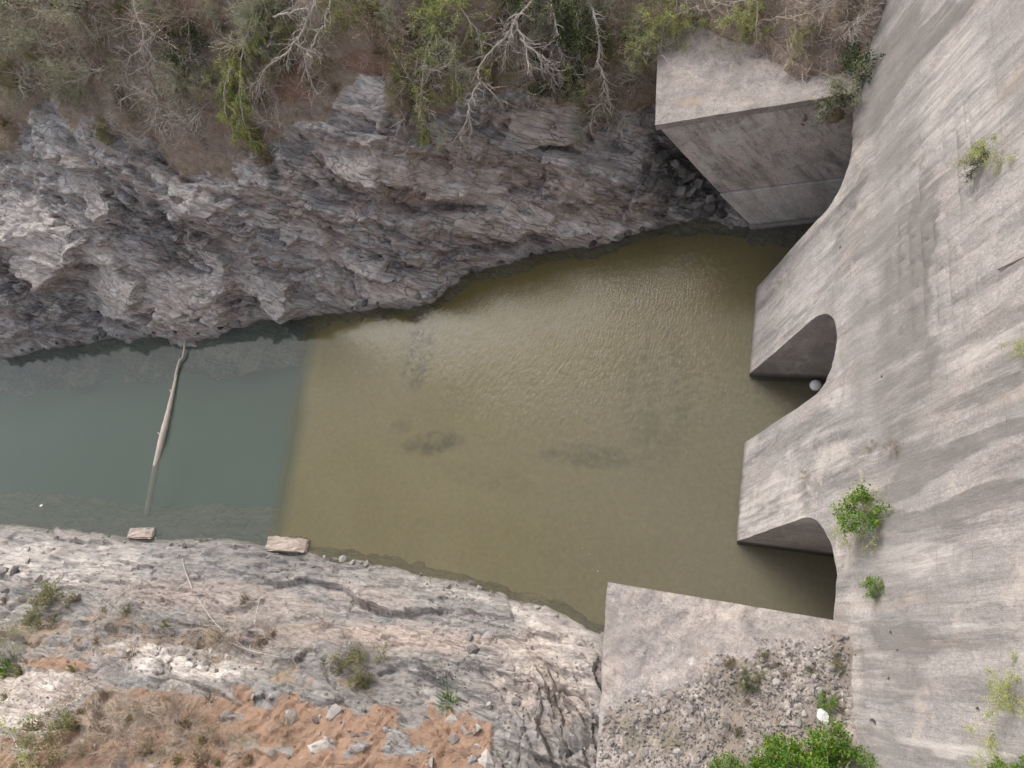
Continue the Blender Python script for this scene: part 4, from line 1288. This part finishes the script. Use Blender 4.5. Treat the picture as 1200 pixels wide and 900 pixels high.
# larger dead or half-leafed branches that reach over the cliff, each traced as a limb in space
def limb_tree(name, label, cat, limbs, bark, leafmat=None, leaf=0.17, per=1, r0=0.09, twig=1.1, lvl=1, leaf_from=0.4, drop=0.35, seed=0, wid=0.4):
    """limbs: lists of (px, py, metres in front of the slope)"""
    random.seed(seed)
    chains = []
    for L in limbs:
        pts = []
        for (a, b, off) in L:
            p, n, dist = hit(a, b, F_)
            pts.append(p - ray(a, b) * off)
        chains.append(spline(pts, max(6, 5 * (len(pts) - 1))))
    base = chains[0][0]
    e = empty(name, base, label, cat)
    lb = MB()
    for ci, ch in enumerate(chains):
        mb = MB(); tips = []
        m = len(ch)
        ch = [q - base + (rv(0.09) if 0 < i < m - 1 else Vector((0, 0, 0))) for i, q in enumerate(ch)]
        rs = [r0 * (0.75 if ci else 1) * (1 - 0.75 * i / (m - 1)) + 0.014 for i in range(m)]
        mb.tube(ch, rs, 5)
        for i in range(2, m):
            d = (ch[i] - ch[i - 1]).normalized()
            for k in range(2):
                grow(mb, ch[i], (d + rv(0.95)).normalized(), twig * random.uniform(0.5, 1.1), max(0.016, rs[i] * 0.5), lvl, tips, 0.7, drop * 0.25, 3, 4, 0.3, 0.013)
        link('trunk' if ci == 0 else 'limb', mb.mesh('limb', bark), None, e)
        if leafmat:
            for (p, d) in tips:
                if random.random() < leaf_from:
                    for k in range(per):
                        lb.leaf(p + rv(0.15), leaf * random.uniform(0.7, 1.35), d * 0.5 + rv(0.6) + Vector((0, 0, -drop)), wid)
    if leafmat:
        link('foliage', lb.mesh('foliage', leafmat), None, e)
    return e

limb_tree('bare_tree', 'pale bare tree forking at the top of the left thicket', 'tree',
          [[(150, -15, 0.6), (160, 15, 1.2), (168, 48, 1.5), (152, 70, 1.4), (143, 84, 1.0)], [(165, 25, 1.2), (180, 40, 1.6), (195, 50, 1.5)], [(168, 50, 1.5), (178, 70, 1.2), (150, 88, 0.9)]],
          M_BARK_PALE, None, r0=0.10, twig=1.3, lvl=1, seed=1)
limb_tree('fallen_branch', 'long pale dead branch lying sideways in the left thicket', 'branch',
          [[(40, 62, 0.4), (80, 46, 0.8), (120, 38, 0.8), (150, 30, 0.6)], [(85, 46, 0.8), (60, 60, 0.7), (30, 78, 0.5)]], M_BARK_PALE, None, r0=0.08, twig=1.5, lvl=1, seed=2)
limb_tree('fallen_branch', 'pale dead branch lying sideways at the left edge above the cliff', 'branch',
          [[(-10, 40, 0.5), (35, 48, 0.8), (75, 56, 0.7), (110, 50, 0.4)], [(30, 48, 0.8), (40, 80, 0.6), (48, 100, 0.4)]], M_BARK_PALE, M_LEAF_SILVER, 0.2, 1, r0=0.07, twig=1.5, lvl=1, seed=3, leaf_from=0.5)
limb_tree('hanging_branch', 'short bare branch hanging over the cliff edge left of centre', 'branch',
          [[(178, 105, 0.3), (185, 120, 0.8), (182, 140, 0.9), (193, 165, 0.6)], [(184, 128, 0.9), (176, 150, 0.8), (150, 175, 0.5)]], M_BARK_PALE, M_LEAF_SILVER, 0.16, 1, r0=0.06, twig=0.9, lvl=1, seed=4, leaf_from=0.3)
limb_tree('leaning_tree', 'leaning tree with a long pale curved branch and lime leaves at its tips', 'tree',
          [[(372, -25, 1.0), (366, 10, 2.2), (352, 38, 3.0), (335, 62, 3.2), (308, 84, 2.8), (300, 108, 2.2)], [(392, -20, 1.2), (382, 20, 2.4), (368, 50, 2.8), (358, 74, 2.5), (372, 110, 1.8)], [(345, 50, 3.0), (362, 60, 2.8), (366, 62, 2.6)], [(320, 20, 2.0), (340, 15, 2.4), (360, 8, 2.2)]],
          M_BARK_PALE, M_LEAF_OLIVE, 0.17, 1, r0=0.11, twig=1.3, lvl=1, seed=5, leaf_from=0.35)
limb_tree('willow', 'drooping tree with bright lime foliage hanging down the cliff left of centre', 'tree',
          [[(300, -10, 0.8), (290, 40, 1.8), (272, 75, 2.0), (262, 120, 1.8), (275, 155, 1.2)], [(285, 55, 1.9), (280, 100, 1.9), (285, 140, 1.4), (295, 165, 0.9)], [(272, 78, 2.0), (262, 95, 1.8), (264, 112, 1.4)]],
          M_BARK_PALE, M_LEAF_LIME, 0.22, 5, r0=0.06, twig=1.2, lvl=1, seed=6, leaf_from=1.0, drop=0.8)
limb_tree('plume_tree', 'grey green plumed tree at the top edge left of the long pale branch', 'tree',
          [[(310, -20, 0.8), (305, 15, 1.6), (298, 45, 1.6), (290, 75, 1.2)], [(308, 0, 1.4), (318, 30, 1.6), (316, 60, 1.2)]],
          M_BARK_PALE, M_LEAF_SILVER, 0.24, 5, r0=0.05, twig=0.9, lvl=1, seed=7, leaf_from=0.8, drop=0.6, wid=0.25)
limb_tree('feathery_tree', 'feathery yellow green tree hanging over the cliff at centre', 'tree',
          [[(520, -15, 0.8), (510, 30, 1.6), (498, 70, 1.8), (492, 115, 1.5), (495, 155, 0.9)], [(510, 35, 1.6), (530, 60, 1.8), (535, 100, 1.4)], [(540, 10, 1.4), (560, 40, 1.6), (565, 80, 1.2)]],
          M_BARK_PALE, M_LEAF_LIME, 0.19, 4, r0=0.055, twig=1.1, lvl=1, seed=8, leaf_from=0.85, drop=0.7)
limb_tree('dead_tree', 'pale dead tree with branches raking down at the middle of the far slope top', 'tree',
          [[(635, -20, 0.8), (620, 5, 2.2), (603, 25, 2.8), (596, 48, 2.8), (590, 70, 2.2)], [(603, 25, 2.8), (615, 50, 2.8), (620, 75, 2.4), (640, 85, 2.0)], [(600, 35, 2.8), (575, 60, 2.6), (558, 85, 2.2)], [(610, 45, 2.8), (630, 62, 2.6), (650, 78, 2.0)], [(645, -10, 1.2), (652, 30, 2.0), (655, 58, 1.8)]],
          M_BARK_PALE, None, r0=0.11, twig=1.3, lvl=1, seed=9)
limb_tree('forked_branch', 'pale forked dead branch arching over the cliff face at centre', 'branch',
          [[(580, 105, 0.8), (562, 97, 2.0), (550, 120, 2.2), (545, 145, 1.6), (528, 168, 1.0)], [(548, 130, 2.0), (552, 155, 1.4), (546, 175, 0.8)], [(566, 98, 2.0), (580, 112, 1.6), (592, 120, 1.0)]],
          M_BARK_PALE, M_LEAF_LIME, 0.12, 1, r0=0.07, twig=0.9, lvl=1, seed=10, leaf_from=0.15)
limb_tree('hanging_branch', 'long pale branch hanging down the cliff left of the far wall', 'branch',
          [[(680, -20, 0.8), (697, 18, 2.2), (702, 45, 2.4), (701, 72, 2.2), (708, 95, 2.0), (706, 120, 1.6), (714, 145, 1.0)], [(708, 95, 2.0), (716, 125, 1.5), (712, 140, 1.0)]],
          M_BARK_PALE, None, r0=0.10, twig=1.0, lvl=1, seed=11)
limb_tree('hanging_branch', 'thin pale twigs hanging side by side from the top edge left of the far wall', 'branch',
          [[(675, -15, 0.6), (678, 30, 1.6), (680, 75, 1.2)], [(648, -10, 0.6), (652, 35, 1.4), (655, 68, 1.0)]], M_BARK_PALE, M_LEAF_DARK, 0.16, 1, r0=0.045, twig=1.0, lvl=1, seed=12, leaf_from=0.4)
limb_tree('vine_branch', 'dry twig reaching across the far wall coping under the lime bushes', 'branch',
          [[(852, 20, 0.6), (845, 45, 1.0), (836, 62, 0.9), (825, 75, 0.5), (803, 84, 0.2)], [(838, 60, 0.9), (833, 80, 0.5), (831, 98, 0.2)]], M_BARK_TAN, M_LEAF_LIME, 0.18, 1, r0=0.045, twig=0.6, lvl=1, seed=13, leaf_from=0.25)
limb_tree('vine_branch', 'bare twig hanging over the edge of the far wall coping', 'branch',
          [[(886, -10, 0.6), (887, 30, 0.9), (885, 55, 0.8), (878, 80, 0.5), (876, 118, 0.2)]], M_BARK_TAN, None, r0=0.04, twig=0.5, lvl=1, seed=14)
limb_tree('vine_branch', 'arched dry vine in the brown tangle behind the far wall', 'branch',
          [[(880, 28, 0.6), (905, 22, 1.0), (935, 20, 1.1), (958, 8, 0.8), (965, 18, 0.7)], [(930, 20, 1.0), (935, 50, 0.8), (925, 75, 0.4)]], M_BARK_TAN, M_LEAF_LIME, 0.16, 1, r0=0.05, twig=0.8, lvl=1, seed=15, leaf_from=0.1)
random.seed(31)

# near bank and dam plants
N_ = (BVH_NEAR,); D_ = (BVH_DAM,)
NEARP = [
 ('olive', 72, 705, 0.95, 'olive bush behind the pale boulders on the near bank'),
 ('olive', 45, 735, 0.6, 'low olive bush left of the dead branches on the near bank'),
 ('silver', 12, 760, 0.7, 'grey green bush at the left edge above the grassy strip'),
 ('olive', 428, 782, 0.75, 'olive weed on the ledge at the middle of the near bank'),
 ('olive', 395, 775, 0.4, 'small olive weed left of the ledge weed on the near bank'),
 ('olive', 70, 872, 0.9, 'olive bush in the bottom left corner of the near bank'),
 ('lime', 20, 885, 0.8, 'yellow green bush at the very bottom left corner'),
 ('dry', 205, 740, 0.55, 'dark leafless bush on the crest of the near bank slab'),
 ('dry', 285, 765, 0.8, 'leafless bush with long stems at the middle of the near bank crest'),
 ('dry', 250, 735, 0.7, 'leafless bush leaning over the grey slab of the near bank'),
 ('dry', 130, 725, 0.6, 'leafless bush right of the olive bush on the near bank'),
 ('dry', 210, 850, 0.8, 'leafless bush on the brown hump of the near bank'),
 ('dry', 150, 870, 0.7, 'leafless bush at the left of the brown hump on the near bank'),
 ('straw', 240, 870, 0.7, 'straw bush at the right of the brown hump on the near bank'),
 ('straw', 90, 820, 0.6, 'straw bush on the pale earth at the lower left'),
 ('dry', 140, 880, 0.6, 'leafless bush rooted in orange earth at the bottom edge'),
 ('straw', 340, 860, 0.5, 'straw bush on the orange earth of the near bank'),
]
for kd, x_, y_, s_, lab in NEARP:
    plant(kd, x_, y_, s_, 'dry_shrub' if kd == 'dry' else 'bush', lab, 'shrub' if kd == 'dry' else 'bush', None, 0.35, N_)
for i in range(20):
    plant('dry', random.uniform(90, 420), random.uniform(722, 772), random.uniform(0.3, 0.55), 'dry_shrub', 'small leafless shrub in the grey scrub along the crest of the near bank', 'shrub', 'leafless shrubs on the near bank crest', 0.4, N_)
for i in range(22):
    x_ = random.uniform(105, 285)
    plant(random.choice(('dry', 'dry', 'straw')), x_, random.uniform(822, 896), random.uniform(0.3, 0.6), 'dry_shrub', 'small dry shrub on the brown hump between the pale earth and the orange earth', 'shrub', 'dry shrubs on the brown hump', 0.4, N_)
tuft('g', 525, 822, 1.3, 'bright green grass tuft alone on the near ledges', None, N_)
tuft('g', 8, 786, 1.6, 'green grass strip at the left edge of the near bank', None, N_)
tuft('o', 25, 788, 1.4, 'olive grass tuft beside the green strip at the left edge', None, N_)
for i in range(34):
    x_, y_ = random.choice(((random.uniform(0, 330), random.uniform(700, 795)), (random.uniform(0, 300), random.uniform(815, 895))))
    tuft(random.choice('ddo'), x_, y_, random.uniform(0.5, 1.0), 'small tuft of dry grass on the near bank', 'dry grass tufts on the near bank', N_)
for (px_, py_, qx, qy, lab) in ((215, 655, 225, 690, 'thin dead stick on the grey slab of the near bank'), (232, 700, 290, 762, 'long pale dead stick lying down the near bank crest'), (305, 700, 292, 765, 'forked pale dead stick standing on the near bank crest'), (155, 690, 110, 728, 'pale dead stick left of the crest bushes'), (330, 770, 268, 752, 'dead stick lying along the pale ledge')):
    a_, n1, _ = hit(px_, py_, N_); b_, n2, _ = hit(qx, qy, N_)
    mb = MB(); tips = []
    a_ = a_ + n1 * 0.15; m_ = (a_ + b_) / 2 + Vector((0, 0, 0.35))
    ch = spline([b_, m_ + rv(0.2), a_], 8)
    ch0 = [q - b_ for q in ch]
    mb.tube(ch0, [0.06 - 0.005 * i for i in range(9)], 5)
    for i in (3, 5, 7):
        grow(mb, ch0[i], (ch0[i] - ch0[i - 1]).normalized() + rv(0.7), 0.9, 0.03, 1, tips, 0.6, 0.0, 3, 3, 0.25, 0.012)
    link('dead_stick', mb.mesh('dead_stick', M_BARK_PALE), label=lab, cat='stick', loc=b_)

B_ = (BVH_RUB, BVH_DAM)
TERR = [
 ('bright', 905, 892, 0.62, 'bright green bush at the left of the weed patch on the near wall'),
 ('bright', 938, 886, 0.75, 'tallest bright green bush in the weed patch on the near wall'),
 ('bright', 975, 886, 0.72, 'bright green bush against the dam foot, with yellow leaves'),
 ('bright', 1000, 893, 0.55, 'bright green bush touching the dam in the bottom corner'),
 ('bright', 882, 900, 0.6, 'low bright green bush at the bottom edge left of the weed patch'),
 ('bright', 848, 900, 0.45, 'small bright green weed at the bottom edge on the near wall'),
 ('bright', 922, 906, 0.75, 'bright green bush at the bottom edge in the middle of the weed patch'),
 ('bright', 958, 906, 0.8, 'bright green bush at the bottom edge right of the middle of the weed patch'),
 ('bright', 970, 822, 0.30, 'small green weed above the white stone on the near wall'),
 ('dark', 880, 798, 0.20, 'small dark green weed in the middle of the rubble'),
 ('olive', 893, 790, 0.18, 'small olive weed right of the dark weed in the rubble'),
 ('olive', 868, 805, 0.16, 'small olive weed left of the dark weed in the rubble'),
 ('olive', 980, 776, 0.2, 'olive weed at the dam foot above the rubble'),
 ('olive', 890, 765, 0.15, 'olive weed at the upper edge of the rubble'),
]
for kd, x_, y_, s_, lab in TERR:
    plant(kd, x_, y_, s_, 'weed' if s_ < 0.5 else 'bush', lab, 'weed' if s_ < 0.5 else 'bush', None, 0.2, B_)
for i in range(16):
    tuft('d' if i % 3 else 'o', random.uniform(840, 990), random.uniform(745, 860), random.uniform(0.25, 0.45), 'tiny dry grass tuft among the rubble stones', 'grass tufts in the rubble', B_)
DAMP = [
 ('bright', 1020, 604, 0.80, 'green bush growing from the dam face beside the lower arch'),
 ('lime', 1012, 612, 0.50, 'yellow green sprig at the left of the bush on the dam face'),
 ('bright', 1027, 689, 0.36, 'small dark green plant on the dam face below the larger bush'),
 ('lime', 1168, 178, 0.40, 'yellow green sprig high on the dam face at the upper right'),
 ('dark', 1146, 193, 0.30, 'small dark green plant left of the yellow sprig at the upper right'),
 ('lime', 1199, 420, 0.25, 'yellow green sprig cut by the right edge of the photo'),
 ('lime', 1174, 796, 0.30, 'yellow green sprig at the lower right of the dam face'),
 ('lime', 1190, 812, 0.33, 'larger yellow green plant at the lower right edge of the dam face'),
 ('lime', 1163, 896, 0.34, 'yellow green bush at the bottom right of the dam face'),
 ('bright', 1190, 900, 0.4, 'green bush in the bottom right corner of the dam face'),
 ('straw', 1050, 522, 0.22, 'dry yellow weed on the dam face above the green bush'),
 ('straw', 1022, 522, 0.18, 'dry yellow weed left of the other dry weed on the dam face'),
 ('straw', 947, 558, 0.2, 'dry yellow stalk on the pier between the lower and middle arches'),
 ('dark', 1000, 104, 0.9, 'dark green fern in the corner of the far wall and the dam'),
 ('silver', 1000, 124, 0.85, 'grey green fern hanging under the dark fern in the wall corner'),
]
for kd, x_, y_, s_, lab in DAMP:
    plant(kd, x_, y_, s_, 'dam_plant', lab, 'plant', None, 0.6, D_)
